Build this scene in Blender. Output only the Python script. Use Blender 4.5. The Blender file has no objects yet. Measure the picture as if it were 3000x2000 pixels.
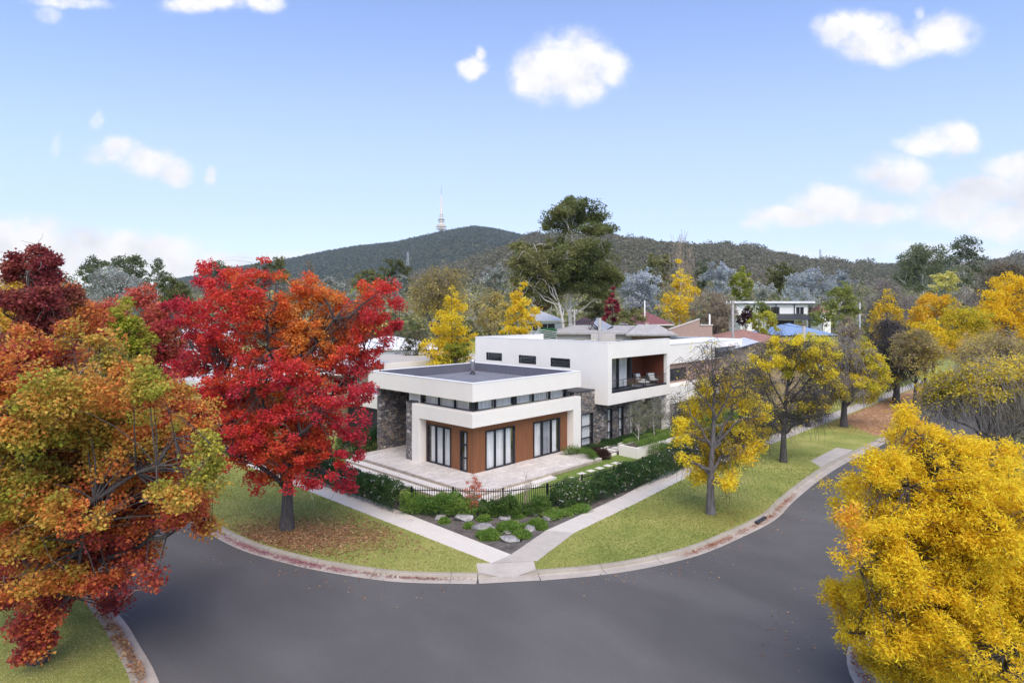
import bpy, math, random
import numpy as np
from mathutils import Vector
C = bpy.context.scene
COL = C.collection
R = math.radians

# ------------------------------------------------------------------ camera
FPX, CX, HV, CZ = 1800.0, 1500.0, 910.0, 10.0
cam = bpy.data.cameras.new('camera'); camo = bpy.data.objects.new('camera', cam); COL.objects.link(camo)
camo.location = (0, 0, CZ); camo.rotation_euler = (R(90), 0, 0)
cam.sensor_width = 36; cam.lens = 36 * FPX / 3000.0
cam.shift_y = -90.0 / 3000.0
cam.clip_start = 0.2; cam.clip_end = 9000
C.camera = camo

# ------------------------------------------------------------------ light and exposure
SUN_EL, SUN_AZ = 54.0, 172.0           # azimuth clockwise from +Y (behind the camera)
C.view_settings.view_transform = 'Standard'; C.view_settings.look = 'None'
C.view_settings.gamma = 1; C.view_settings.exposure = .93
sun = bpy.data.lights.new('sun', 'SUN'); sun.energy = 2.0; sun.angle = R(60); sun.color = (1.0, .885, .72)
suno = bpy.data.objects.new('sun', sun); COL.objects.link(suno)
sd = Vector((math.sin(R(SUN_AZ)) * math.cos(R(SUN_EL)), math.cos(R(SUN_AZ)) * math.cos(R(SUN_EL)), math.sin(R(SUN_EL))))
suno.rotation_euler = sd.to_track_quat('Z', 'Y').to_euler()

# ------------------------------------------------------------------ sky with clouds (by direction, at infinity)
W = bpy.data.worlds.new('World'); C.world = W; W.use_nodes = True
nt = W.node_tree; nt.nodes.clear()
def N(t, kind, **kw):
    n = t.nodes.new(kind)
    for k, v in kw.items():
        if k == 'i':
            for a, b in v.items():
                if hasattr(b, 'is_linked'): t.links.new(b, n.inputs[a])
                else: n.inputs[a].default_value = b
        else: setattr(n, k, v)
    return n
def MA(t, op, a, b=None, c=None):
    d = {0: a}
    if b is not None: d[1] = b
    if c is not None: d[2] = c
    return N(t, 'ShaderNodeMath', operation=op, i=d).outputs[0]
sky = N(nt, 'ShaderNodeTexSky', sky_type='NISHITA', sun_disc=False, sun_elevation=R(SUN_EL), sun_rotation=R(SUN_AZ),
        altitude=600, air_density=1.0, dust_density=.7, ozone_density=4.5)
hsv = N(nt, 'ShaderNodeHueSaturation', i={'Hue': .508, 'Saturation': .95, 'Value': 1.0, 'Color': sky.outputs[0]})
tc = N(nt, 'ShaderNodeTexCoord')
sep = N(nt, 'ShaderNodeSeparateXYZ', i={0: tc.outputs['Generated']})
ysafe = MA(nt, 'MAXIMUM', sep.outputs[1], 0.05)
gx = MA(nt, 'DIVIDE', sep.outputs[0], ysafe); gz = MA(nt, 'DIVIDE', sep.outputs[2], ysafe)
gv = N(nt, 'ShaderNodeCombineXYZ', i={0: gx, 1: gz, 2: 0.0}).outputs[0]
warpn = N(nt, 'ShaderNodeTexNoise', i={'Vector': gv, 'Scale': 7.0, 'Detail': 9.0, 'Roughness': .62})
wv = N(nt, 'ShaderNodeVectorMath', operation='SUBTRACT', i={0: warpn.outputs['Color'], 1: (.5, .5, .5)}).outputs[0]
wv = N(nt, 'ShaderNodeVectorMath', operation='MULTIPLY', i={0: wv, 1: (.085, .06, 0)}).outputs[0]
gw = N(nt, 'ShaderNodeVectorMath', operation='ADD', i={0: gv, 1: wv}).outputs[0]
# (azimuth tan, elevation tan, half width, half height, strength): the clouds of the afternoon
CL = []
def cloud(u, v, ru, rv, s=1.0): CL.append(((u - CX) / FPX, (HV - v) / FPX, ru / FPX, rv / FPX, s))
for a in [(1570, 215, 85, 80), (1630, 205, 110, 85), (1680, 175, 130, 85), (1700, 240, 85, 65), (1790, 190, 60, 60), (1560, 245, 60, 40),
          (1400, 150, 16, 30, .8), (1385, 195, 36, 45),
          (2520, 95, 110, 58), (2600, 140, 140, 50), (2760, 110, 95, 60), (2700, 40, 20, 30, .6), (2420, 80, 40, 35, .6),
          (340, 440, 75, 42), (430, 480, 80, 45), (500, 500, 55, 45), (620, 505, 26, 26, .75), (270, 345, 26, 30, .45), (175, 410, 18, 50, .4),
          (600, 5, 110, 36), (770, 5, 60, 34), (200, 0, 130, 20, .7), (130, 35, 45, 30, .5),
          (2790, 385, 70, 38), (2700, 410, 60, 40, .9), (2740, 400, 110, 40), (2820, 415, 60, 40), (2630, 505, 85, 65, .95), (2540, 510, 60, 40, .6), (2700, 560, 60, 40, .6),
          (2430, 600, 110, 45), (2330, 640, 130, 32), (2560, 630, 130, 38), (2220, 660, 60, 20, .6),
          (2900, 560, 140, 50), (2820, 610, 160, 65), (2980, 640, 180, 70), (3000, 490, 120, 45), (3100, 560, 200, 120),
          (0, 700, 230, 75), (220, 720, 190, 60), (400, 735, 220, 60), (60, 780, 330, 60), (480, 790, 280, 45), (740, 755, 260, 30, .7), (900, 745, 170, 22, .5), (-300, 700, 300, 100),
          (2250, 742, 420, 22, .45), (2750, 740, 420, 30, .5)]:
    cloud(*a)
acc = None
for (px, pz, rx, rz, s) in CL:
    d = N(nt, 'ShaderNodeVectorMath', operation='SUBTRACT', i={0: gw, 1: (px, pz, 0)}).outputs[0]
    d = N(nt, 'ShaderNodeVectorMath', operation='MULTIPLY', i={0: d, 1: (1 / rx, 1 / rz, 0)}).outputs[0]
    l = N(nt, 'ShaderNodeVectorMath', operation='LENGTH', i={0: d}).outputs['Value']
    m = N(nt, 'ShaderNodeMapRange', interpolation_type='SMOOTHSTEP', i={'Value': l, 'From Min': 1.6, 'From Max': .3, 'To Min': 0.0, 'To Max': s}).outputs[0]
    acc = m if acc is None else MA(nt, 'MAXIMUM', acc, m)
fine = N(nt, 'ShaderNodeTexNoise', i={'Vector': gv, 'Scale': 22.0, 'Detail': 9.0, 'Roughness': .68}).outputs[0]
dens = MA(nt, 'ADD', acc, MA(nt, 'MULTIPLY', MA(nt, 'SUBTRACT', fine, .5), MA(nt, 'MULTIPLY', acc, 2.3)))
dens = N(nt, 'ShaderNodeMapRange', interpolation_type='SMOOTHSTEP', i={'Value': dens, 'From Min': .10, 'From Max': 1.02, 'To Max': .96}).outputs[0]
front = MA(nt, 'GREATER_THAN', sep.outputs[1], 0.06)
dens = MA(nt, 'MULTIPLY', dens, front)
shade = N(nt, 'ShaderNodeMapRange', i={'Value': N(nt, 'ShaderNodeTexNoise', i={'Vector': gv, 'Scale': 13.0, 'Detail': 7.0}).outputs[0], 'From Min': .3, 'From Max': .6}).outputs[0]
ccol = N(nt, 'ShaderNodeMix', data_type='RGBA', i={0: shade, 6: (3.2, 3.2, 3.3, 1), 7: (4.1, 4.0, 3.82, 1)}).outputs[2]
# thin veil that whitens the sky towards the horizon
veil = N(nt, 'ShaderNodeMapRange', interpolation_type='SMOOTHSTEP', i={'Value': gz, 'From Min': .55, 'From Max': .03, 'To Min': 0.02, 'To Max': .62}).outputs[0]
vmix = N(nt, 'ShaderNodeMix', data_type='RGBA', i={0: veil, 6: hsv.outputs[0], 7: (2.6, 2.75, 3.5, 1)}).outputs[2]
smix = N(nt, 'ShaderNodeMix', data_type='RGBA', i={0: dens, 6: vmix, 7: ccol}).outputs[2]
bg = N(nt, 'ShaderNodeBackground', i={'Color': smix, 'Strength': .15})
wo = N(nt, 'ShaderNodeOutputWorld'); nt.links.new(bg.outputs[0], wo.inputs[0])

C.cycles.max_bounces = 8; C.cycles.transparent_max_bounces = 12
C.cycles.diffuse_bounces = 4; C.cycles.volume_bounces = 0

# ------------------------------------------------------------------ frames of reference
OX, OY = -2.28, 36.0                   # the timber corner of the house; a runs right-back, b runs left-back
AX, AY, BX, BY = .695, .719, -.719, .695
ROT = math.atan2(AY, AX)
def loc(a, b, z=0.0): return (OX + AX * a + BX * b, OY + AY * a + BY * b, z)
def toloc(x, y):
    dx, dy = x - OX, y - OY
    return (dx * AX + dy * AY, dx * BX + dy * BY)
def gp(u, v, z=0.0):                    # a ground point of known height from a sight line
    Y = (CZ - z) * FPX / (v - HV)
    return ((u - CX) / FPX * Y, Y, z)
def at(u, v, Y): return ((u - CX) / FPX * Y, Y, CZ - (v - HV) / FPX * Y)
def gl(u, v, z=0.0):
    p = gp(u, v, z); return toloc(p[0], p[1])

# ------------------------------------------------------------------ materials
MATS = {}
def mat(name, base, rough=.6, metal=0.0, spec=.5, fn=None):
    m = bpy.data.materials.new(name); m.use_nodes = True
    t = m.node_tree; p = t.nodes['Principled BSDF']
    p.inputs['Base Color'].default_value = (*base, 1); p.inputs['Roughness'].default_value = rough
    p.inputs['Metallic'].default_value = metal; p.inputs['Specular IOR Level'].default_value = spec
    if fn: fn(t, p)
    MATS[name] = m
    return m
def objco(t): return N(t, 'ShaderNodeTexCoord').outputs['Object']
def noise(t, vec, scale, detail=4, rough=.55, dist=0):
    return N(t, 'ShaderNodeTexNoise', i={'Vector': vec, 'Scale': scale, 'Detail': detail, 'Roughness': rough, 'Distortion': dist}).outputs[0]
def ramp(t, fac, stops):
    r = N(t, 'ShaderNodeValToRGB', i={0: fac})
    e = r.color_ramp.elements
    while len(e) < len(stops): e.new(.5)
    for k, (p, c) in enumerate(stops): e[k].position = p; e[k].color = (*c, 1)
    return r.outputs[0]
def bump(t, p, h, strength=.3, dist=.02):
    b = N(t, 'ShaderNodeBump', i={'Height': h, 'Strength': strength, 'Distance': dist})
    t.links.new(b.outputs[0], p.inputs['Normal'])
def vary(base, amt=.12, scale=1.5, bs=40, bstr=.15):
    def f(t, p):
        v = objco(t); n = noise(t, v, scale, 6, .6)
        lo = tuple(c * (1 - amt) for c in base); hi = tuple(min(1, c * (1 + amt)) for c in base)
        t.links.new(ramp(t, n, [(.3, lo), (.7, hi)]), p.inputs['Base Color'])
        bump(t, p, noise(t, v, bs, 3), bstr, .01)
    return f
def simple(name, base, rough=.6, metal=0, amt=.12, scale=1.5, bs=40, bstr=.15):
    return mat(name, base, rough, metal, fn=vary(base, amt, scale, bs, bstr))

simple('render_white', (.84, .785, .705), .8, amt=.035, scale=.7, bs=90, bstr=.12)
simple('cap_white', (.84, .83, .81), .5, amt=.02)
simple('dark_frame', (.012, .014, .022), .35, amt=.2)
simple('dark_trim', (.03, .032, .04), .5)
simple('roof_lining', (.13, .125, .15), .6, amt=.08, scale=.9)
simple('steel', (.55, .55, .56), .28, .9, amt=.1)
simple('galv', (.42, .43, .45), .45, .5, amt=.15)
simple('pole_timber', (.33, .31, .29), .85, amt=.25, scale=3)
def _roofribs(t, p):
    v = objco(t)
    n = noise(t, v, 1.2, 6)
    t.links.new(ramp(t, n, [(.3, (.25, .25, .28)), (.7, (.33, .33, .36))]), p.inputs['Base Color'])
mat('deck', (.2, .2, .23), .45, .2, fn=_roofribs)
def _wood(base):
    def f(t, p):
        v = objco(t)
        s = N(t, 'ShaderNodeVectorMath', operation='MULTIPLY', i={0: v, 1: (6, 6, .35)}).outputs[0]
        n = noise(t, s, 2.0, 6, .65, .6)
        lo = tuple(c * .72 for c in base); hi = tuple(c * 1.25 for c in base)
        c = ramp(t, n, [(.3, lo), (.7, hi)])
        sp = N(t, 'ShaderNodeSeparateXYZ', i={0: v})
        q = MA(t, 'ADD', sp.outputs[0], sp.outputs[1])
        g = MA(t, 'FRACT', MA(t, 'MULTIPLY', q, 9.0))
        gr = N(t, 'ShaderNodeMapRange', i={'Value': g, 'From Min': .05, 'From Max': .13}).outputs[0]
        t.links.new(N(t, 'ShaderNodeMix', data_type='RGBA', i={0: gr, 6: (base[0] * .6, base[1] * .6, base[2] * .6, 1), 7: c}).outputs[2], p.inputs['Base Color'])
        bump(t, p, gr, .35, .01)
    return f
mat('timber', (.33, .115, .03), .55, fn=_wood((.225, .085, .032)))
mat('timber_red', (.30, .075, .03), .5, fn=_wood((.16, .042, .02)))
def _stone(t, p):
    v = objco(t)
    wn = N(t, 'ShaderNodeTexNoise', i={'Vector': v, 'Scale': 2.3, 'Detail': 4}).outputs['Color']
    w = N(t, 'ShaderNodeVectorMath', operation='MULTIPLY_ADD', i={0: wn, 1: (.45, .45, .3), 2: v}).outputs[0]
    w = N(t, 'ShaderNodeVectorMath', operation='MULTIPLY', i={0: w, 1: (1, 1, 1.75)}).outputs[0]
    vo = N(t, 'ShaderNodeTexVoronoi', feature='F1', i={'Vector': w, 'Scale': 3.5})
    ve = N(t, 'ShaderNodeTexVoronoi', feature='DISTANCE_TO_EDGE', i={'Vector': w, 'Scale': 3.5})
    sp = N(t, 'ShaderNodeSeparateColor', i={0: vo.outputs['Color']})
    c = ramp(t, sp.outputs[0], [(.0, (.11, .105, .115)), (.3, (.20, .185, .185)), (.55, (.30, .27, .25)), (.72, (.32, .24, .17)), (.9, (.44, .40, .375)), (1, (.56, .53, .5))])
    n = noise(t, v, 9, 8, .7)
    c = N(t, 'ShaderNodeMix', data_type='RGBA', blend_type='MULTIPLY', i={0: .85, 6: c, 7: ramp(t, n, [(.25, (.35, .34, .36)), (.5, (.9, .88, .86)), (.75, (1.8, 1.7, 1.65))])}).outputs[2]
    e = N(t, 'ShaderNodeMapRange', i={'Value': ve.outputs['Distance'], 'From Min': .01, 'From Max': .06}).outputs[0]
    t.links.new(N(t, 'ShaderNodeMix', data_type='RGBA', i={0: e, 6: (.05, .048, .05, 1), 7: c}).outputs[2], p.inputs['Base Color'])
    h = MA(t, 'ADD', e, MA(t, 'MULTIPLY', n, .8))
    bump(t, p, h, .9, .06)
mat('stone', (.2, .18, .17), .75, fn=_stone)
def _paver(t, p):
    v = objco(t)
    br = N(t, 'ShaderNodeTexBrick', i={'Vector': v, 'Scale': 1.0, 'Mortar Size': .008, 'Brick Width': 1.2, 'Row Height': .6,
        'Color1': (.66, .62, .58, 1), 'Color2': (.55, .515, .48, 1), 'Mortar': (.36, .34, .31, 1)})
    n = noise(t, N(t, 'ShaderNodeVectorMath', operation='MULTIPLY', i={0: v, 1: (1, 2.2, 1)}).outputs[0], 2.6, 7, .7, .8)
    c = N(t, 'ShaderNodeMix', data_type='RGBA', blend_type='MULTIPLY', i={0: .9, 6: br.outputs[0], 7: ramp(t, n, [(.3, (.68, .65, .63)), (.5, (1, .97, .95)), (.7, (1.3, 1.28, 1.25))])}).outputs[2]
    t.links.new(c, p.inputs['Base Color'])
mat('travertine', (.5, .47, .44), .6, fn=_paver)
simple('step_edge', (.42, .35, .27), .7, amt=.3, scale=4)
simple('step_top', (.68, .64, .59), .6, amt=.1, scale=3)
def _concrete(lo, hi, jo=1.5):
    def f(t, p):
        v = objco(t)
        n = noise(t, v, 1.1, 8, .65); n2 = noise(t, v, 14, 4, .6)
        c = ramp(t, MA(t, 'ADD', MA(t, 'MULTIPLY', n, .7), MA(t, 'MULTIPLY', n2, .3)), [(.3, lo), (.7, hi)])
        t.links.new(c, p.inputs['Base Color']); bump(t, p, n2, .2, .01)
    return f
mat('concrete_new', (.66, .63, .59), .8, fn=_concrete((.58, .535, .47), (.69, .64, .57)))
mat('concrete_old', (.4, .37, .33), .85, fn=_concrete((.38, .345, .30), (.54, .49, .43)))
mat('concrete_mid', (.5, .46, .42), .85, fn=_concrete((.52, .475, .42), (.64, .59, .53)))
mat('kerb', (.42, .37, .32), .85, fn=_concrete((.27, .23, .18), (.43, .38, .31)))
mat('gutter', (.45, .4, .36), .85, fn=_concrete((.33, .285, .24), (.52, .46, .40)))
def _asphalt(t, p):
    v = objco(t)
    big = noise(t, N(t, 'ShaderNodeVectorMath', operation='MULTIPLY', i={0: v, 1: (.55, .28, 1)}).outputs[0], .55, 5, .55, .4)
    fine = noise(t, v, 55, 3, .7)
    vv = N(t, 'ShaderNodeTexVoronoi', feature='F1', i={'Vector': v, 'Scale': 60.0}).outputs['Distance']
    c = ramp(t, big, [(.25, (.088, .084, .084)), (.5, (.110, .105, .104)), (.8, (.142, .136, .133))])
    c = N(t, 'ShaderNodeMix', data_type='RGBA', blend_type='MULTIPLY', i={0: 1.0, 6: c, 7: ramp(t, fine, [(.3, (.72, .72, .72)), (.7, (1.3, 1.3, 1.28))])}).outputs[2]
    t.links.new(c, p.inputs['Base Color']); bump(t, p, vv, .35, .01)
mat('asphalt', (.07, .07, .073), .85, spec=.18, fn=_asphalt)
def _grass(cols, scale=.35):
    def f(t, p):
        v = objco(t)
        a = noise(t, v, scale, 6, .62, .3); b = noise(t, v, 6.0, 6, .7); d = noise(t, v, 45, 3, .8)
        s = MA(t, 'ADD', MA(t, 'MULTIPLY', a, .55), MA(t, 'MULTIPLY', b, .45))
        c = ramp(t, s, [(.32, cols[0]), (.46, cols[1]), (.56, cols[2]), (.70, cols[3])])
        c = N(t, 'ShaderNodeMix', data_type='RGBA', blend_type='MULTIPLY', i={0: 1.0, 6: c, 7: ramp(t, d, [(.3, (.55, .58, .5)), (.7, (1.45, 1.42, 1.4))])}).outputs[2]
        t.links.new(c, p.inputs['Base Color']); bump(t, p, MA(t, 'ADD', d, b), .7, .05)
    return f
mat('verge_grass', (.15, .17, .05), .9, spec=.2, fn=_grass([(.17, .205, .05), (.26, .29, .075), (.36, .355, .11), (.48, .42, .19)]))
mat('lawn_grass', (.1, .15, .03), .9, spec=.2, fn=_grass([(.10, .16, .03), (.14, .205, .042), (.18, .235, .055), (.22, .25, .08)], .6))
mat('far_ground', (.12, .12, .07), .95, spec=.1, fn=_grass([(.09, .10, .05), (.13, .13, .07), (.17, .16, .09), (.21, .19, .12)], .02))
mat('mulch', (.12, .105, .095), .95, fn=_grass([(.06, .052, .048), (.10, .088, .08), (.15, .13, .12), (.22, .19, .17)], 1.5))
mat('leaf_dirt', (.3, .16, .09), .95, fn=_grass([(.32, .18, .09), (.43, .25, .135), (.50, .32, .19), (.56, .40, .26)], .8))
mat('gravel', (.13, .13, .14), .9, fn=_grass([(.06, .06, .065), (.10, .10, .11), (.15, .15, .16), (.2, .2, .2)], 2))
def _rock(t, p):
    v = objco(t); n = noise(t, v, 3, 8, .7, .6)
    t.links.new(ramp(t, n, [(.3, (.15, .14, .14)), (.5, (.30, .285, .28)), (.68, (.46, .44, .43))]), p.inputs['Base Color'])
    bump(t, p, n, .9, .08)
mat('rock', (.3, .29, .28), .85, fn=_rock)
def _bark(base):
    def f(t, p):
        v = N(t, 'ShaderNodeVectorMath', operation='MULTIPLY', i={0: objco(t), 1: (1, 1, .16)}).outputs[0]
        n = noise(t, v, 14, 6, .7, .5)
        t.links.new(ramp(t, n, [(.33, tuple(c * .35 for c in base)), (.5, base), (.7, tuple(min(.9, c * 1.7) for c in base))]), p.inputs['Base Color'])
        bump(t, p, n, 1.0, .05)
    return f
mat('bark_dark', (.10, .088, .08), .9, fn=_bark((.075, .065, .062)))
mat('bark_grey', (.19, .175, .17), .9, fn=_bark((.14, .125, .125)))
mat('bark_pale', (.5, .45, .4), .8, fn=_bark((.68, .62, .55)))
mat('twig_grey', (.24, .21, .195), .9, fn=vary((.24, .21, .195), .35, 3))
mat('twig_brown', (.32, .25, .18), .9, fn=vary((.32, .25, .18), .35, 3))
def _curtain(base):
    def f(t, p):
        v = objco(t); n = noise(t, N(t, 'ShaderNodeVectorMath', operation='MULTIPLY', i={0: v, 1: (3, 3, .1)}).outputs[0], 4, 3)
        t.links.new(ramp(t, n, [(.3, tuple(c * .8 for c in base)), (.7, tuple(min(.95, c * 1.1) for c in base))]), p.inputs['Base Color'])
    return f
mat('curtain', (.8, .79, .8), .9, fn=_curtain((.88, .86, .85)))
mat('sheer_grey', (.36, .37, .4), .9, fn=_curtain((.36, .37, .40)))
mat('interior', (.05, .05, .055), .9)
def _glass(t, p):
    o = t.nodes['Material Output']
    g = N(t, 'ShaderNodeBsdfGlossy', i={'Color': (1, 1, 1, 1), 'Roughness': .01})
    tr = N(t, 'ShaderNodeBsdfTransparent', i={'Color': (.97, .975, .98, 1)})
    lw = N(t, 'ShaderNodeLayerWeight', i={'Blend': .5})
    f2 = MA(t, 'ADD', MA(t, 'MULTIPLY', MA(t, 'POWER', lw.outputs['Facing'], 3.5), .7), .035)
    mx = N(t, 'ShaderNodeMixShader', i={0: f2, 1: tr.outputs[0], 2: g.outputs[0]})
    t.links.new(mx.outputs[0], o.inputs[0])
mat('glass', (.5, .5, .5), .02, fn=_glass)
mat('dark_glass', (.03, .033, .038), .06, spec=.9)
def _leaf(t, p):
    a = N(t, 'ShaderNodeAttribute', attribute_name='col')
    t.links.new(a.outputs['Color'], p.inputs['Base Color'])
    p.inputs['Roughness'].default_value = .6; p.inputs['Specular IOR Level'].default_value = .25
    o = t.nodes['Material Output']
    tl = N(t, 'ShaderNodeBsdfTranslucent', i={'Color': a.outputs['Color']})
    mx = N(t, 'ShaderNodeMixShader', i={0: .45, 1: p.outputs[0], 2: tl.outputs[0]})
    t.links.new(mx.outputs[0], o.inputs[0])
mat('leaf', (.3, .3, .1), .6, fn=_leaf)
mat('cushion', (.62, .6, .57), .9, fn=vary((.62, .6, .57)))
mat('weave', (.10, .10, .105), .8, fn=vary((.10, .10, .105), .3, 20))
def _tiles(base):
    def f(t, p):
        v = objco(t); n = noise(t, v, 2.5, 6, .7)
        c = ramp(t, n, [(.3, tuple(x * .7 for x in base)), (.7, tuple(x * 1.3 for x in base))])
        sp = N(t, 'ShaderNodeSeparateXYZ', i={0: v}); g = MA(t, 'FRACT', MA(t, 'MULTIPLY', sp.outputs[2], 5.5))
        m = N(t, 'ShaderNodeMapRange', i={'Value': g, 'From Min': .0, 'From Max': .35, 'To Min': .55}).outputs[0]
        t.links.new(N(t, 'ShaderNodeMix', data_type='RGBA', blend_type='MULTIPLY', i={0: 1.0, 6: c, 7: m}).outputs[2], p.inputs['Base Color'])
    return f
mat('tile_terra', (.3, .13, .1), .8, fn=_tiles((.33, .17, .135)))
mat('tile_maroon', (.22, .05, .06), .7, fn=_tiles((.24, .09, .09)))
def _sheet(base):
    def f(t, p):
        v = objco(t); n = noise(t, v, .9, 6, .6)
        c = ramp(t, n, [(.3, tuple(x * .85 for x in base)), (.7, tuple(min(.95, x * 1.12) for x in base))])
        sp = N(t, 'ShaderNodeSeparateXYZ', i={0: v}); g = MA(t, 'FRACT', MA(t, 'MULTIPLY', sp.outputs[0], 1.6))
        m = N(t, 'ShaderNodeMapRange', i={'Value': g, 'From Min': .0, 'From Max': .08, 'To Min': .75}).outputs[0]
        t.links.new(N(t, 'ShaderNodeMix', data_type='RGBA', blend_type='MULTIPLY', i={0: 1.0, 6: c, 7: m}).outputs[2], p.inputs['Base Color'])
    return f
mat('sheet_grey', (.42, .42, .43), .5, fn=_sheet((.40, .40, .405)))
mat('sheet_beige', (.4, .37, .34), .6, fn=_sheet((.39, .365, .34)))
mat('sheet_blue', (.12, .22, .45), .5, fn=_sheet((.22, .32, .50)))
mat('sheet_pale', (.6, .64, .7), .5, fn=_sheet((.60, .64, .70)))
mat('sheet_white', (.75, .75, .76), .5, fn=_sheet((.75, .75, .76)))
def _brick(t, p):
    v = objco(t)
    v2 = N(t, 'ShaderNodeSeparateXYZ', i={0: v})
    q = N(t, 'ShaderNodeCombineXYZ', i={0: MA(t, 'ADD', v2.outputs[0], v2.outputs[1]), 1: v2.outputs[2]}).outputs[0]
    b = N(t, 'ShaderNodeTexBrick', i={'Vector': q, 'Scale': 1.0, 'Brick Width': .24, 'Row Height': .086, 'Mortar Size': .01,
        'Color1': (.38, .22, .15, 1), 'Color2': (.30, .17, .12, 1), 'Mortar': (.36, .32, .28, 1)})
    t.links.new(b.outputs[0], p.inputs['Base Color'])
mat('brick', (.35, .2, .14), .85, fn=_brick)
def _boards(base):
    def f(t, p):
        v = objco(t); sp = N(t, 'ShaderNodeSeparateXYZ', i={0: v}); g = MA(t, 'FRACT', MA(t, 'MULTIPLY', sp.outputs[2], 5.0))
        m = N(t, 'ShaderNodeMapRange', i={'Value': g, 'From Min': .0, 'From Max': .15, 'To Min': .7}).outputs[0]
        t.links.new(N(t, 'ShaderNodeMix', data_type='RGBA', blend_type='MULTIPLY', i={0: 1.0, 6: (*base, 1), 7: m}).outputs[2], p.inputs['Base Color'])
    return f
mat('boards_beige', (.5, .45, .4), .7, fn=_boards((.50, .455, .41)))
mat('boards_white', (.7, .69, .64), .7, fn=_boards((.84, .82, .77)))
simple('tower_concrete', (.84, .76, .64), .8, amt=.1, scale=.05)
simple('yellow_brick', (.42, .32, .19), .85, amt=.2, scale=6)

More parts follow.
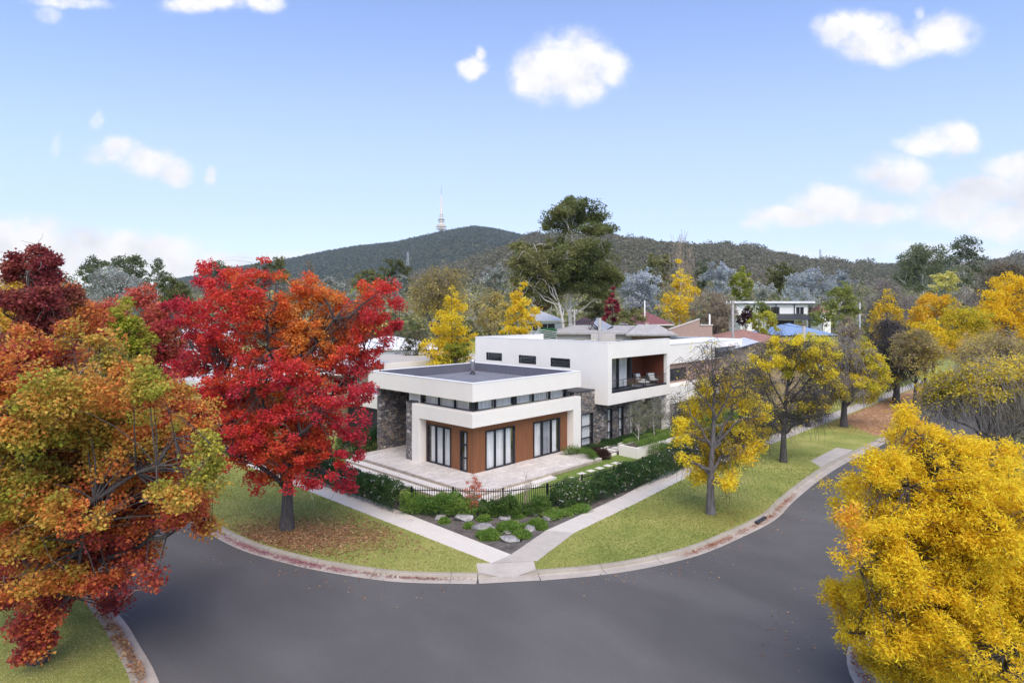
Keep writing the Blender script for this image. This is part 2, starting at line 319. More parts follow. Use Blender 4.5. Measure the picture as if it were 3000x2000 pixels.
# ------------------------------------------------------------------ object helpers
def tag(o, label=None, cat=None, group=None, kind=None):
    if label: o['label'] = label
    if cat: o['category'] = cat
    if group: o['group'] = group
    if kind: o['kind'] = kind
    return o
def thing(name, label, cat, loc_=(0, 0, 0), rz=0.0, group=None):
    o = bpy.data.objects.new(name, None); COL.objects.link(o)
    o.location = loc_; o.rotation_euler = (0, 0, rz); o.empty_display_size = .3
    return tag(o, label, cat, group)
def link(name, me, parent=None):
    o = bpy.data.objects.new(name, me); COL.objects.link(o)
    if parent: o.parent = parent
    return o
class MB:
    def __init__(s): s.v = []; s.f = []; s.m = []; s.mi = 0
    def poly(s, pts):
        k = len(s.v); s.v += [tuple(p) for p in pts]; s.f.append(tuple(range(k, k + len(pts)))); s.m.append(s.mi); return s
    def box(s, x0, x1, y0, y1, z0, z1):
        k = len(s.v)
        s.v += [(x0, y0, z0), (x1, y0, z0), (x1, y1, z0), (x0, y1, z0), (x0, y0, z1), (x1, y0, z1), (x1, y1, z1), (x0, y1, z1)]
        for q in ((0, 3, 2, 1), (4, 5, 6, 7), (0, 1, 5, 4), (1, 2, 6, 5), (2, 3, 7, 6), (3, 0, 4, 7)):
            s.f.append(tuple(k + i for i in q)); s.m.append(s.mi)
        return s
    def prism(s, pts, z0, z1, bottom=True):
        n = len(pts); k = len(s.v)
        s.v += [(p[0], p[1], z0) for p in pts] + [(p[0], p[1], z1) for p in pts]
        s.f.append(tuple(range(k + n, k + 2 * n))); s.m.append(s.mi)
        if bottom: s.f.append(tuple(range(k + n - 1, k - 1, -1))); s.m.append(s.mi)
        for i in range(n):
            j = (i + 1) % n
            s.f.append((k + i, k + j, k + n + j, k + n + i)); s.m.append(s.mi)
        return s
    def beam(s, p, q, w, h=None):
        h = h or w; p = Vector(p); q = Vector(q); d = (q - p).normalized()
        up = Vector((0, 0, 1)) if abs(d.z) < .95 else Vector((0, 1, 0))
        x = d.cross(up).normalized(); y = x.cross(d)
        k = len(s.v)
        for c in (p, q):
            for (i, j) in ((-1, -1), (1, -1), (1, 1), (-1, 1)): s.v.append(tuple(c + x * (i * w / 2) + y * (j * h / 2)))
        for f in ((0, 1, 2, 3), (7, 6, 5, 4), (0, 4, 5, 1), (1, 5, 6, 2), (2, 6, 7, 3), (3, 7, 4, 0)):
            s.f.append(tuple(k + i for i in f)); s.m.append(s.mi)
        return s
    def lathe(s, prof, n=16, cx=0, cy=0):
        k = len(s.v)
        for (r, z) in prof:
            for i in range(n):
                a = 2 * math.pi * i / n; s.v.append((cx + r * math.cos(a), cy + r * math.sin(a), z))
        for j in range(len(prof) - 1):
            for i in range(n):
                i2 = (i + 1) % n
                s.f.append((k + j * n + i, k + j * n + i2, k + (j + 1) * n + i2, k + (j + 1) * n + i)); s.m.append(s.mi)
        s.f.append(tuple(k + i for i in range(n - 1, -1, -1))); s.m.append(s.mi)
        s.f.append(tuple(k + (len(prof) - 1) * n + i for i in range(n))); s.m.append(s.mi)
        return s
    def wall(s, axis, c, th, r0, r1, z0, z1, holes=()):
        """a wall of thickness th behind the plane (axis='a': plane x=c, runs y; axis='b': plane y=c, runs x) with rectangular openings"""
        xs = sorted({r0, r1, *[h[0] for h in holes], *[h[1] for h in holes]}); zs = sorted({z0, z1, *[h[2] for h in holes], *[h[3] for h in holes]})
        xs = [x for x in xs if r0 <= x <= r1]; zs = [z for z in zs if z0 <= z <= z1]
        def solid(i, j):
            if i < 0 or j < 0 or i >= len(xs) - 1 or j >= len(zs) - 1: return False
            x = (xs[i] + xs[i + 1]) / 2; z = (zs[j] + zs[j + 1]) / 2
            return not any(h[0] < x < h[1] and h[2] < z < h[3] for h in holes)
        def P(r, d, z): return (c + d, r, z) if axis == 'a' else (r, c + d, z)
        for i in range(len(xs) - 1):
            for j in range(len(zs) - 1):
                if not solid(i, j): continue
                x0, x1, y0, y1 = xs[i], xs[i + 1], zs[j], zs[j + 1]
                s.poly([P(x0, 0, y0), P(x1, 0, y0), P(x1, 0, y1), P(x0, 0, y1)])
                s.poly([P(x0, th, y0), P(x0, th, y1), P(x1, th, y1), P(x1, th, y0)])
                if not solid(i - 1, j): s.poly([P(x0, 0, y0), P(x0, 0, y1), P(x0, th, y1), P(x0, th, y0)])
                if not solid(i + 1, j): s.poly([P(x1, 0, y0), P(x1, th, y0), P(x1, th, y1), P(x1, 0, y1)])
                if not solid(i, j - 1): s.poly([P(x0, 0, y0), P(x0, th, y0), P(x1, th, y0), P(x1, 0, y0)])
                if not solid(i, j + 1): s.poly([P(x0, 0, y1), P(x1, 0, y1), P(x1, th, y1), P(x0, th, y1)])
        return s
    def build(s, name, mats, parent=None, smooth=False, bevel=0):
        me = bpy.data.meshes.new(name); me.from_pydata(s.v, [], s.f)
        for m in (mats if isinstance(mats, (list, tuple)) else [mats]): me.materials.append(MATS[m])
        if len(me.materials) > 1: me.polygons.foreach_set('material_index', s.m)
        import bmesh
        bm = bmesh.new(); bm.from_mesh(me); bmesh.ops.remove_doubles(bm, verts=bm.verts, dist=1e-5); bmesh.ops.recalc_face_normals(bm, faces=bm.faces); bm.to_mesh(me); bm.free()
        if smooth: me.polygons.foreach_set('use_smooth', [True] * len(me.polygons))
        o = link(name, me, parent)
        if bevel:
            b = o.modifiers.new('bevel', 'BEVEL'); b.width = bevel; b.segments = 2; b.limit_method = 'ANGLE'
        return o

def quads_mesh(name, V, Q, mats, cols=None, parent=None, smooth=False, mi=None):
    me = bpy.data.meshes.new(name)
    V = np.ascontiguousarray(V, dtype=np.float32).reshape(-1, 3); Q = np.ascontiguousarray(Q, dtype=np.int32).reshape(-1, 4)
    nq = len(Q)
    me.vertices.add(len(V)); me.vertices.foreach_set('co', V.ravel())
    me.loops.add(nq * 4); me.loops.foreach_set('vertex_index', Q.ravel())
    me.polygons.add(nq); me.polygons.foreach_set('loop_start', np.arange(0, nq * 4, 4, dtype=np.int32))
    for m in (mats if isinstance(mats, (list, tuple)) else [mats]): me.materials.append(MATS[m])
    if mi is not None: me.polygons.foreach_set('material_index', np.ascontiguousarray(mi, dtype=np.int32))
    me.update(calc_edges=True)
    if cols is not None:
        at_ = me.attributes.new('col', 'FLOAT_COLOR', 'FACE')
        c4 = np.ones((nq, 4), dtype=np.float32); c4[:, :3] = cols
        at_.data.foreach_set('color', c4.ravel())
    if smooth: me.polygons.foreach_set('use_smooth', np.ones(nq, dtype=bool))
    return link(name, me, parent)

class SN:                                # smooth 3-D noise as a sum of waves, about -1..1
    def __init__(s, rng, freq, n=9):
        d = rng.normal(size=(n, 3)); d /= np.linalg.norm(d, axis=1)[:, None]
        s.k = d * (freq * rng.uniform(.5, 1.7, n))[:, None]; s.p = rng.uniform(0, 6.28, n); s.n = n
    def __call__(s, P): return np.sin(P @ s.k.T + s.p).sum(1) / math.sqrt(s.n) * .8

def unit(v): return v / np.maximum(np.linalg.norm(v, axis=-1, keepdims=True), 1e-9)
def tubes(P, Rr, sides):
    """P (n,k,3) centre lines, Rr (n,k) radii -> verts, quads"""
    n, k, _ = P.shape
    T = np.gradient(P, axis=1); T = unit(T)
    ref = np.where(np.abs(T[:, :1, 2:3]) > .8, np.array([1., .2, 0.]), np.array([0., .15, 1.]))
    S = unit(np.cross(T, ref)); U = np.cross(S, T)
    a = np.arange(sides) * 2 * math.pi / sides
    V = P[:, :, None, :] + Rr[:, :, None, None] * (np.cos(a)[None, None, :, None] * S[:, :, None, :] + np.sin(a)[None, None, :, None] * U[:, :, None, :])
    idx = np.arange(n * k * sides).reshape(n, k, sides)
    nx = np.roll(idx, -1, axis=2)
    Q = np.stack([idx[:, :-1], nx[:, :-1], nx[:, 1:], idx[:, 1:]], axis=-1).reshape(-1, 4)
    return V.reshape(-1, 3), Q
def leaves(P, L, Wd, rng, up=0.0, droop=0.0):
    n = len(P)
    t = rng.normal(size=(n, 3)); t[:, 2] = t[:, 2] * .7 - droop; t = unit(t)
    r = rng.normal(size=(n, 3)); r[:, 2] += up
    s = unit(np.cross(t, r))
    L = (L * rng.uniform(.65, 1.3, n))[:, None]; Wd = (Wd * rng.uniform(.7, 1.25, n))[:, None]
    bend = unit(np.cross(t, s)) * L * rng.uniform(-.18, .18, n)[:, None]
    V = np.stack([P, P + t * L * .45 + s * Wd * .5 + bend, P + t * L, P + t * L * .55 - s * Wd * .5 + bend], axis=1).reshape(-1, 3)
    return V, np.arange(n * 4).reshape(-1, 4)
def palette(vals, pal, rng, jit=.16):
    """vals 0..1 -> colour along the palette with a jitter per leaf"""
    pal = np.array(pal); x = np.clip(vals, 0, .9999) * (len(pal) - 1); i = x.astype(int); f = (x - i)[:, None]
    c = pal[i] * (1 - f) + pal[i + 1] * f
    return np.clip(c * rng.uniform(1 - jit, 1 + jit * 1.3, (len(vals), 1)) * rng.uniform(.93, 1.07, (len(vals), 3)), 0, .95)

def tree(name, label, cat, base, lobes, pal, nclump=200, rc=.6, per=60, leaf=(.16, .13), trunk=.25, lean=(0, 0), fork=.3,
         bark='bark_dark', limbs=10, seed=1, colf=None, group=None, twigs=0, twl=1.0, twdroop=.4, flat=.7, hollow=.5, twmat=None,
         droop=0.0, trunk_top=None, jit=.2, nfreq=.5, stems=1, tw_r=.012, parent_name=None):
    rng = np.random.default_rng(seed)
    base = np.array(base, float); LB = np.array(lobes, float)
    root = thing(name, label, cat, tuple(base), 0, group)
    wts = (LB[:, 3] * LB[:, 4] * LB[:, 5]) ** (.72); wts /= wts.sum()
    li = rng.choice(len(LB), nclump, p=wts)
    d = unit(rng.normal(size=(nclump, 3))); rad = rng.uniform(hollow ** 2, 1, nclump) ** .5
    sh = SN(rng, 2.2 / max(1e-3, LB[:, 3].mean()))
    K = LB[li, :3] + d * rad[:, None] * LB[li, 3:6]
    K = K + d * (sh(K) * .22)[:, None] * LB[li, 3:6]
    K[:, 2] = np.maximum(K[:, 2], base[2] + .5)
    top = LB[:, 2].max() if trunk_top is None else trunk_top
    cxy = (LB[:, :2] * wts[:, None]).sum(0)
    zc = base[2] + (LB[:, 2].min() - base[2]) * 1.0
    zf = base[2] + fork * (top - base[2])
    VV, QQ, off = [], [], 0
    nodes = []
    def add(P, Rr, s):
        nonlocal off
        v, q = tubes(P, Rr, s); VV.append(v - base); QQ.append(q + off); off += len(v)
    # trunk
    for sN in range(stems):
        kk = 14; tt = np.linspace(0, 1, kk)[:, None]
        aim = np.array([cxy[0], cxy[1], top]) + (rng.normal(size=3) * np.array([1, 1, .3]) * (.12 if stems == 1 else .3) * LB[:, 3].mean())
        b0 = base + (0 if stems == 1 else 1) * np.array([rng.normal() * trunk * 1.2, rng.normal() * trunk * 1.2, 0])
        Pm = b0 + (aim - b0) * tt; Pm[:, :2] = b0[:2] + (aim - b0)[:2] * np.maximum(0, (tt - fork * .7) / (1 - fork * .7)) ** 1.3
        lat = (b0[:2] + np.array(lean) - Pm[:, :2]) * np.exp(-((tt - fork) / .35) ** 2) * .8 * (tt > 0)
        Pm[:, :2] += lat * .8
        Pm[:, :2] += np.sin(tt * np.array([5.1, 6.7]) + rng.uniform(0, 6, 2)) * .25 * trunk * tt * 3
        fl = 1 + .4 * np.exp(-tt[:, 0] * (top - base[2]) / .5)
        Rm = trunk * (1 - .93 * tt[:, 0] ** .9) * fl
        Pm[0, 2] -= .25
        add(Pm[None], Rm[None], 10)
        nodes.append(np.concatenate([Pm[4:], Rm[4:, None]], 1))
        # limbs, to targets spread by farthest point
        tg = [int(rng.integers(nclump))]
        dm = np.linalg.norm(K - K[tg[0]], axis=1)
        for _ in range(limbs - 1):
            j = int(np.argmax(dm)); tg.append(j); dm = np.minimum(dm, np.linalg.norm(K - K[j], axis=1))
        for j in tg:
            p1 = K[j]
            hz = np.linalg.norm(p1[:2] - cxy)
            zst = min(max(zf + rng.uniform(-.06, .1) * (top - base[2]), p1[2] - hz * rng.uniform(.5, 1.0) - .2 * (p1[2] - zf)), top - .15 * (top - zf))
            zst = max(zst, base[2] + (zf - base[2]) * .8)
            s = int(np.argmin(np.abs(Pm[:, 2] - zst))); p0 = Pm[s]
            m = (p0 + p1) / 2 + np.array([0, 0, .16]) * np.linalg.norm(p1 - p0) + rng.normal(size=3) * .07 * np.linalg.norm(p1 - p0)
            t_ = np.linspace(0, 1, 9)[:, None]
            Pl = (1 - t_) ** 2 * p0 + 2 * t_ * (1 - t_) * m + t_ ** 2 * p1
            Pl[1:-1] += rng.normal(size=(7, 3)) * .025 * np.linalg.norm(p1 - p0)
            Rl = min(Rm[s] * .62, trunk * .5) * (1 - .88 * t_[:, 0])
            add(Pl[None], Rl[None], 7)
            nodes.append(np.concatenate([Pl[2:], Rl[2:, None]], 1))
    ND = np.concatenate(nodes)
    # branchlets to every clump
    D = np.linalg.norm(K[:, None, :] - ND[None, :, :3], axis=2); pk = np.argsort(D, axis=1)[:, :6]; ni = pk[np.arange(nclump), rng.integers(0, 6, nclump)]; p0 = ND[ni, :3]; r0 = np.minimum(ND[ni, 3] * .6, .018 + .012 * D.min(1))
    t_ = np.linspace(0, 1, 5)[None, :, None]
    m = (p0 + K) / 2 + np.array([0, 0, .12]) * D.min(1)[:, None] + rng.normal(size=K.shape) * .08 * D.min(1)[:, None]
    Pb = (1 - t_) ** 2 * p0[:, None] + 2 * t_ * (1 - t_) * m[:, None] + t_ ** 2 * K[:, None]
    add(Pb, r0[:, None] * (1 - .8 * t_[:, :, 0]), 4)
    tmat = [0] * sum(len(q) for q in QQ)
    if twigs:
        S = K[rng.integers(0, nclump, twigs)] + rng.normal(size=(twigs, 3)) * rc * .3
        dd = unit(rng.normal(size=(twigs, 3)) + np.array([0, 0, .35]))
        ln = rng.uniform(.4, 1.2, twigs)[:, None, None] * twl
        t4 = np.linspace(0, 1, 5)[None, :, None]
        Pt = S[:, None] + dd[:, None] * t4 * ln + np.array([0, 0, -1.]) * (t4 ** 2) * ln * twdroop + np.sin(t4 * 6 + rng.uniform(0, 6, (twigs, 1, 3))) * .06 * ln
        n0 = sum(len(q) for q in QQ)
        add(Pt, tw_r * (1 - .7 * t4[:, :, 0]) * rng.uniform(.6, 1.4, (twigs, 1)), 3)
        tmat = tmat + [1] * (sum(len(q) for q in QQ) - n0)
    quads_mesh('trunk', np.concatenate(VV), np.concatenate(QQ), [bark, twmat or bark], None, root, smooth=True, mi=np.array(tmat))
    # leaves
    if per > 0:
        npc = rng.poisson(per, nclump); tot = int(npc.sum()); ci = np.repeat(np.arange(nclump), npc)
        dd = unit(rng.normal(size=(tot, 3))); rr = rng.uniform(0, 1, tot) ** .45
        csz = rng.uniform(.6, 1.35, nclump)[ci]
        P = K[ci] + dd * (rr * rc * csz)[:, None] * np.array([1, 1, flat])
        P = P + rng.normal(size=P.shape) * rc * .08
        P[:, 2] -= droop * rng.uniform(0, 1, tot) ** 2
        P[:, 2] = np.maximum(P[:, 2], base[2] + .1)
        n1 = SN(rng, nfreq); n2 = SN(rng, nfreq * 3.2)
        cj = rng.normal(size=nclump)[ci]
        val = .5 + .26 * n1(P) + .13 * n2(P) + .09 * cj
        if colf is not None: val = colf(P, val, rng)
        cols = palette(val, pal, rng, jit)
        V, Q = leaves(P - base, leaf[0], leaf[1], rng, up=.8)
        quads_mesh('crown', V, Q, 'leaf', cols, root)
    return root

# ================================================================== THE GROUND
def interp(pts, n=6):
    P = [np.array(p, float) for p in pts]; P = [2 * P[0] - P[1]] + P + [2 * P[-1] - P[-2]]; out = []
    for i in range(1, len(P) - 2):
        for k in range(n):
            t = k / n; a, b, c, d = P[i - 1], P[i], P[i + 1], P[i + 2]
            out.append(tuple(.5 * (2 * b + (c - a) * t + (2 * a - 5 * b + 4 * c - d) * t * t + (3 * b - a - 3 * c + d) * t ** 3)))
    out.append(tuple(P[-2])); return out
def gobj(name, mb, m, kind='structure', label=None):
    o = mb.build(name, m); o.location = (OX, OY, 0); o.rotation_euler = (0, 0, ROT); o['kind'] = kind
    if label: o['label'] = label
    return o
ROADZ = -.13
# back edge of the kerb round the house corner, in house coordinates
KL = [(-13.4, 150), (-13.4, 90), (-13.4, 50), (-13.4, 25), (-13.35, 12), gl(600, 1514), gl(730, 1581), gl(860, 1620), gl(983, 1646), gl(1174, 1672), gl(1400, 1678)]
KR = [gl(1574, 1669), gl(1733, 1655), gl(1870, 1635), gl(2008, 1603), gl(2115, 1562), gl(2230, 1507), (9.5, -14.1), (15, -13.7), (21, -13.6), (32, -13.9), (60, -13.9), (160, -13.9)]
KLs = interp(KL); KRs = interp(KR)
_e1, _e2 = np.array(KLs[-1]), np.array(KRs[0]); _d = (_e2 - _e1) / np.linalg.norm(_e2 - _e1); _n = np.array([_d[1], -_d[0]])
V1 = KLs + [tuple(_e1 - _n * .88), tuple(_e2 - _n * .88)] + KRs + [(160, 150)]
gobj('verge', MB().prism(V1, -.3, 0.0, False), 'verge_grass')
K2 = interp([(-19.25, 150), (-19.25, 60), (-19.25, 10), (-19.3, -1.4), (-19.35, -5), (-19.9, -9.5), (-22.5, -14.5), (-28, -18), (-38, -19), (-90, -19)])
gobj('verge', MB().prism(K2 + [(-90, 150)], -.3, 0.0, False), 'verge_grass')
K3 = interp([(-90, -38), (-20, -36), (-12, -33), (-8, -27.5), (-6.6, -23.6), (-4.7, -21.9), (-1, -21.55), (6, -21.5), (40, -21.5), (160, -21.5)])
gobj('verge', MB().prism(K3 + [(160, -90), (-90, -90)], -.3, 0.0, False), 'verge_grass')
gobj('road', MB().poly([(x, y, ROADZ) for x, y in [(-90, -90), (160, -90), (160, -12), (6, -12), (-11, 8), (-11, 150), (-90, 150)]]), 'asphalt')

def offset(P, d):
    P = np.array(P, float); T = np.gradient(P, axis=0); T = T / np.linalg.norm(T, axis=1)[:, None]
    return P + np.stack([T[:, 1], -T[:, 0]], 1) * d      # to the right-hand side of travel
def strip(P, offs, name, m):
    """offs: list of (offset, z) across the strip"""
    mb = MB(); L = [offset(P, o) for o, z in offs]
    for i in range(len(P) - 1):
        for j in range(len(offs) - 1):
            mb.poly([(*L[j][i], offs[j][1]), (*L[j][i + 1], offs[j][1]), (*L[j + 1][i + 1], offs[j + 1][1]), (*L[j + 1][i], offs[j + 1][1])])
    return gobj(name, mb, m)
def kerb(P, side):
    s = side
    strip(P, [(-.02 * s, -.02), (-.02 * s, .012), (.13 * s, .012), (.17 * s, -.012), (.20 * s, -.10)], 'kerb', 'kerb')
    strip(P, [(.20 * s, -.10), (.26 * s, -.120), (.62 * s, ROADZ + .014), (.64 * s, ROADZ - .02)], 'gutter', 'gutter')
kerb(KLs, 1); kerb(KRs, 1)
kerb(K2, -1); kerb(K3, -1)
# kerb ramp between the two kerbs
e1, e2 = KLs[-1], KRs[0]
d_ = np.array(e2) - np.array(e1); nrm = np.array([d_[1], -d_[0]]) / np.linalg.norm(d_)
def off2(p, k): return tuple(np.array(p) + nrm * k)
mb = MB(); mb.poly([(*off2(e1, -.9), .004), (*off2(e2, -.9), .004), (*off2(e2, .2), -.10), (*off2(e1, .2), -.10)])
gobj('kerb_ramp', mb, 'concrete_old')
mb = MB(); mb.poly([(*off2(e1, .2), -.10), (*off2(e2, .2), -.10), (*off2(e2, .64), ROADZ + .012), (*off2(e1, .64), ROADZ + .012)])
gobj('gutter', mb, 'gutter')
for e, s in ((e1, 1), (e2, -1)):          # the sloping kerb returns
    t = d_ / np.linalg.norm(d_) * s
    a = np.array(e); mb = MB(); b = a + t * .75
    mb.poly([(*off2(a, -.02), .012), (*off2(a, .16), .012), (*off2(b, .19), -.095)]).poly([(*off2(a, .16), .012), (*off2(a, .2), -.10), (*off2(b, .2), -.10)]).poly([(*off2(a, -.02), .012), (*off2(b, .19), -.095), (*off2(b, .15), -.098), (*off2(a, -.1), .0)])
    gobj('kerb', mb, 'kerb')

def sheet(name, pts, z, m): return gobj(name, MB().poly([(*p, z) for p in pts]), m)
# footpaths
jx = gl(1497, 1624); ja = gl(1440, 1649)
lp_out = [(-7.75, 60), (-7.75, 20), gl(921.5, 1445), ja]
lp_in = [gl(1497, 1624), gl(1178, 1499), (-6.35, 20), (-6.35, 60)]
def slabs(p_out, p_in, z, mats, name, joint=.02, seg=1.5):
    """a footpath laid as separate slabs with thin joints between"""
    po = [np.array(p) for p in p_out]; pi = [np.array(p) for p in p_in]
    mb = MB()
    for k in range(len(po) - 1):
        L = (np.linalg.norm(po[k + 1] - po[k]) + np.linalg.norm(pi[k + 1] - pi[k])) / 2; n = max(1, int(round(L / seg)))
        for i in range(n):
            t0 = i / n; t1 = (i + 1) / n - joint / L
            q = [po[k] + (po[k + 1] - po[k]) * t0, po[k] + (po[k + 1] - po[k]) * t1, pi[k] + (pi[k + 1] - pi[k]) * t1, pi[k] + (pi[k + 1] - pi[k]) * t0]
            mb.mi = mats[1][min(k, len(mats[1]) - 1)] if isinstance(mats[1][0], int) else 0
            mb.prism([tuple(x) for x in q], -.02, z)
    o = mb.build(name, mats[0]); o.location = (OX, OY, 0); o.rotation_euler = (0, 0, ROT); o['kind'] = 'structure'
    return o
slabs([ja, gl(921.5, 1445), (-7.75, 20), (-7.75, 70)], [jx, gl(1178, 1499), (-6.35, 20), (-6.35, 70)], .012, (['concrete_new'], [0]), 'footpath', .015, 1.8)
ro = [gl(1572, 1644), gl(1683, 1560), gl(1866.6, 1472), gl(2035, 1386), (22, -8.6), (34, -8.7), (80, -8.8)]
ri = [jx, gl(1599, 1554), gl(1824, 1452), gl(1981, 1368), (21.6, -7.3), (34, -7.4), (80, -7.5)]
slabs(ro, ri, .012, (['concrete_old', 'concrete_mid'], [0, 1, 1, 0, 0, 0]), 'footpath', .02, 1.5)
sheet('footpath', [ja, jx, gl(1572, 1644), off2(e2, -.86), off2(e1, -.86)], .008, 'concrete_old')
# fallen-leaf bare ground further along the right-hand verge
sheet('bare_ground', [(31, -13.6), (37, -9.0), (60, -9.0), (110, -9), (110, -13.6)], .01, 'leaf_dirt')
sheet('bare_ground', [(26, -22.3), (30, -26), (80, -30), (110, -24), (110, -22.3)], .01, 'leaf_dirt')
# garden bed at the corner, and along the hedges
sheet('garden_bed', [jx, gl(1599, 1554), gl(1824, 1452), gl(1981, 1368), (21.6, -7.3), (34, -7.4), (34, -6.2), (0, -6.2), (-3, -5.0), (-5.4, -2), (-5.4, 20), (-6.35, 20), gl(1178, 1499)], .006, 'mulch')
# enclosed lawn and garden path
gobj('lawn', MB().poly([(-5.4, -2, .05), (-3, -5.0, .05), (-1, -5.8, .05), (-1, 0, .05), (-5.4, 0, .05)]).poly([(-1, -5.8, .05), (0, -6.2, .06), (5, -6.2, .16), (5, 0, .30), (-1, 0, .05)]).poly([(5, -6.2, .16), (34, -6.2, .16), (34, 0, .30), (5, 0, .30)]), 'lawn_grass')
sheet('lawn', [(-5.4, 0.004), (0, 0.004), (0, 9), (-2, 16), (-5.4, 16)], .05, 'lawn_grass')
sheet('gravel_path', [(9.0, -2.6), (10.6, -2.75), (30, -2.6), (30, -1.1), (9.0, -1.3)], .31, 'gravel')

# terrace: top slab and two broad steps
mb = MB()
mb.mi = 0; mb.prism([(-2.5, -3.1), (8.4, -3.15), (8.6, -1.6), (8.9, .6), (4, 1.5), (2.4, 9.2), (-2.4, 9.2)], 0, .45)
o = mb.build('terrace', 'travertine'); o.location = (OX, OY, 0); o.rotation_euler = (0, 0, ROT); o['kind'] = 'structure'
for k, (w, h) in enumerate(((.55, .30), (1.1, .15))):
    e = 3.3 if k == 0 else 3.0
    pts = [(-2.5 - w, -3.1 - (.5 if k == 0 else .62)), (e, -3.1 - (.5 if k == 0 else .62)), (e, -3.0), (-2.4, -3.0), (-2.4, 9.0 - .3 * k), (-2.5 - w, 9.0 - .3 * k)]
    mb = MB().prism(pts, 0, h)
    gobj('terrace_step', mb, 'step_top')
    q = MB().box(-2.5 - w - .012, -2.5 - w + .0, -3.1 - (.5 if k == 0 else .62), 8.98 - .3 * k, h - .12, h - .025); gobj('terrace_step', q, 'step_edge')
q = MB().box(-2.512, -2.498, -3.1, 9.15, .31, .43); gobj('terrace_step', q, 'step_edge')
q = MB().box(-2.5, 8.38, -3.165, -3.152, .25, .41); gobj('terrace_step', q, 'step_edge')

# ================================================================== THE HOUSE (house coordinates)
HO = thing('house', 'modern white rendered house with timber cladding and dark stone walls on the street corner', 'house', (OX, OY, 0), ROT)
TZ = .45
# white portal frame
mb = MB()
mb.prism([(-.57, -.57), (9.54, -.57), (9.54, 0.0), (0, 0), (0, 5.16), (-.57, 5.16)], 3.26, 4.1)
mb.box(-.57, .12, 4.43, 5.16, TZ, 3.26); mb.box(8.75, 9.54, -.57, .12, TZ - .2, 3.26)
mb.build('portal_frame', 'render_white', HO, bevel=.012)
# timber walls with openings
doorL = (1.97, 4.32, TZ, 2.86); winL = (.5, 1.13, TZ, 2.84)
doorA = (.99, 3.53, TZ, 2.82); doorB = (5.25, 7.95, TZ, 2.78)
mb = MB().wall('a', 0, .2, .2, 4.43, TZ, 3.26, [doorL, winL]).wall('b', 0, .2, .0, 8.75, TZ, 3.26, [doorA, doorB])
mb.build('timber_wall', 'timber', HO)
MB().box(-.014, .02, -.014, .02, TZ, 3.25).build('corner_trim', 'timber', HO)

def corrug(axis, c, r0, r1, z0, z1, amp=.055, pitch=.21):
    n = max(4, int((r1 - r0) / pitch * 6)); mb = MB(); P = []
    for i in range(n + 1):
        r = r0 + (r1 - r0) * i / n; d = c + amp * math.sin(2 * math.pi * (r - r0) / pitch + .5 * math.sin(r * 5))
        P.append((d, r) if axis == 'a' else (r, d))
    for i in range(n):
        mb.poly([(*P[i], z0), (*P[i + 1], z0), (*P[i + 1], z1), (*P[i], z1)])
    return mb
def glazed(name, axis, c, hole, mull, parent=HO, transoms=(), curtain=((0, 1, 'curtain'),), fw=.055, set_=.05, handle=None, sill=.05, back=True):
    """a framed opening: frame mesh, one pane, curtains, behind the wall plane c"""
    r0, r1, z0, z1 = hole; f = MB()
    def bx(m, a0, a1, d0, d1, q0, q1): m.box(c + d0, c + d1, a0, a1, q0, q1) if axis == 'a' else m.box(a0, a1, c + d0, c + d1, q0, q1)
    g = .003
    bx(f, r0 + g, r0 + fw, set_ - .09, set_ + .05, z0 + g, z1 - g); bx(f, r1 - fw, r1 - g, set_ - .09, set_ + .05, z0 + g, z1 - g)
    bx(f, r0 + fw, r1 - fw, set_ - .09, set_ + .05, z1 - fw, z1 - g); bx(f, r0 + fw, r1 - fw, set_ - .09, set_ + .05, z0 + g, z0 + sill + .03)
    for m_, w_ in mull: bx(f, m_ - w_ / 2, m_ + w_ / 2, set_ - .07, set_ + .04, z0 + sill + .03, z1 - fw)
    for t_ in transoms: bx(f, r0 + fw, r1 - fw, set_ - .075, set_ + .045, t_ - .035, t_ + .035)
    o = f.build(name, 'dark_frame', parent)
    p = MB(); bx(p, r0 + fw, r1 - fw, set_ - .004, set_ + .004, z0 + sill + .03, z1 - fw); p.build('pane', 'glass', o)
    for s0, s1, m_ in curtain:
        a0 = r0 + fw + (r1 - r0 - 2 * fw) * s0; a1 = r0 + fw + (r1 - r0 - 2 * fw) * s1
        corrug(axis, c + set_ + .19, a0, a1, z0 + .02, z1 - .02).build('curtain', m_, o, smooth=True)
    if back:
        q = MB(); bx(q, r0 - .1, r1 + .1, set_ + .4, set_ + .43, z0 - .02, z1 + .05); q.build('interior', 'interior', o)
    if handle is not None:
        h = MB()
        if axis == 'b': h.beam((handle, c + set_ - .12, z0 + .9), (handle, c + set_ - .12, z0 + 1.35), .035); h.beam((handle, c + set_ - .12, z0 + .95), (handle, c + set_ - .06, z0 + .95), .03); h.beam((handle, c + set_ - .12, z0 + 1.3), (handle, c + set_ - .06, z0 + 1.3), .03)
        h.build('handle', 'dark_trim', o)
    return o
glazed('sliding_door', 'a', 0, doorL, [(2.72, .10), (3.45, .10)], fw=.09)
glazed('window', 'a', 0, winL, [], transoms=(2.05, 1.25), fw=.06)
glazed('sliding_door', 'b', 0, doorA, [(1.83, .10), (2.66, .10)], fw=.08, handle=3.36)
glazed('sliding_door', 'b', 0, doorB, [(6.15, .13), (7.06, .13)], curtain=((0, .33, 'curtain'), (.33, .66, 'sheer_grey'), (.66, 1, 'curtain')), fw=.09)
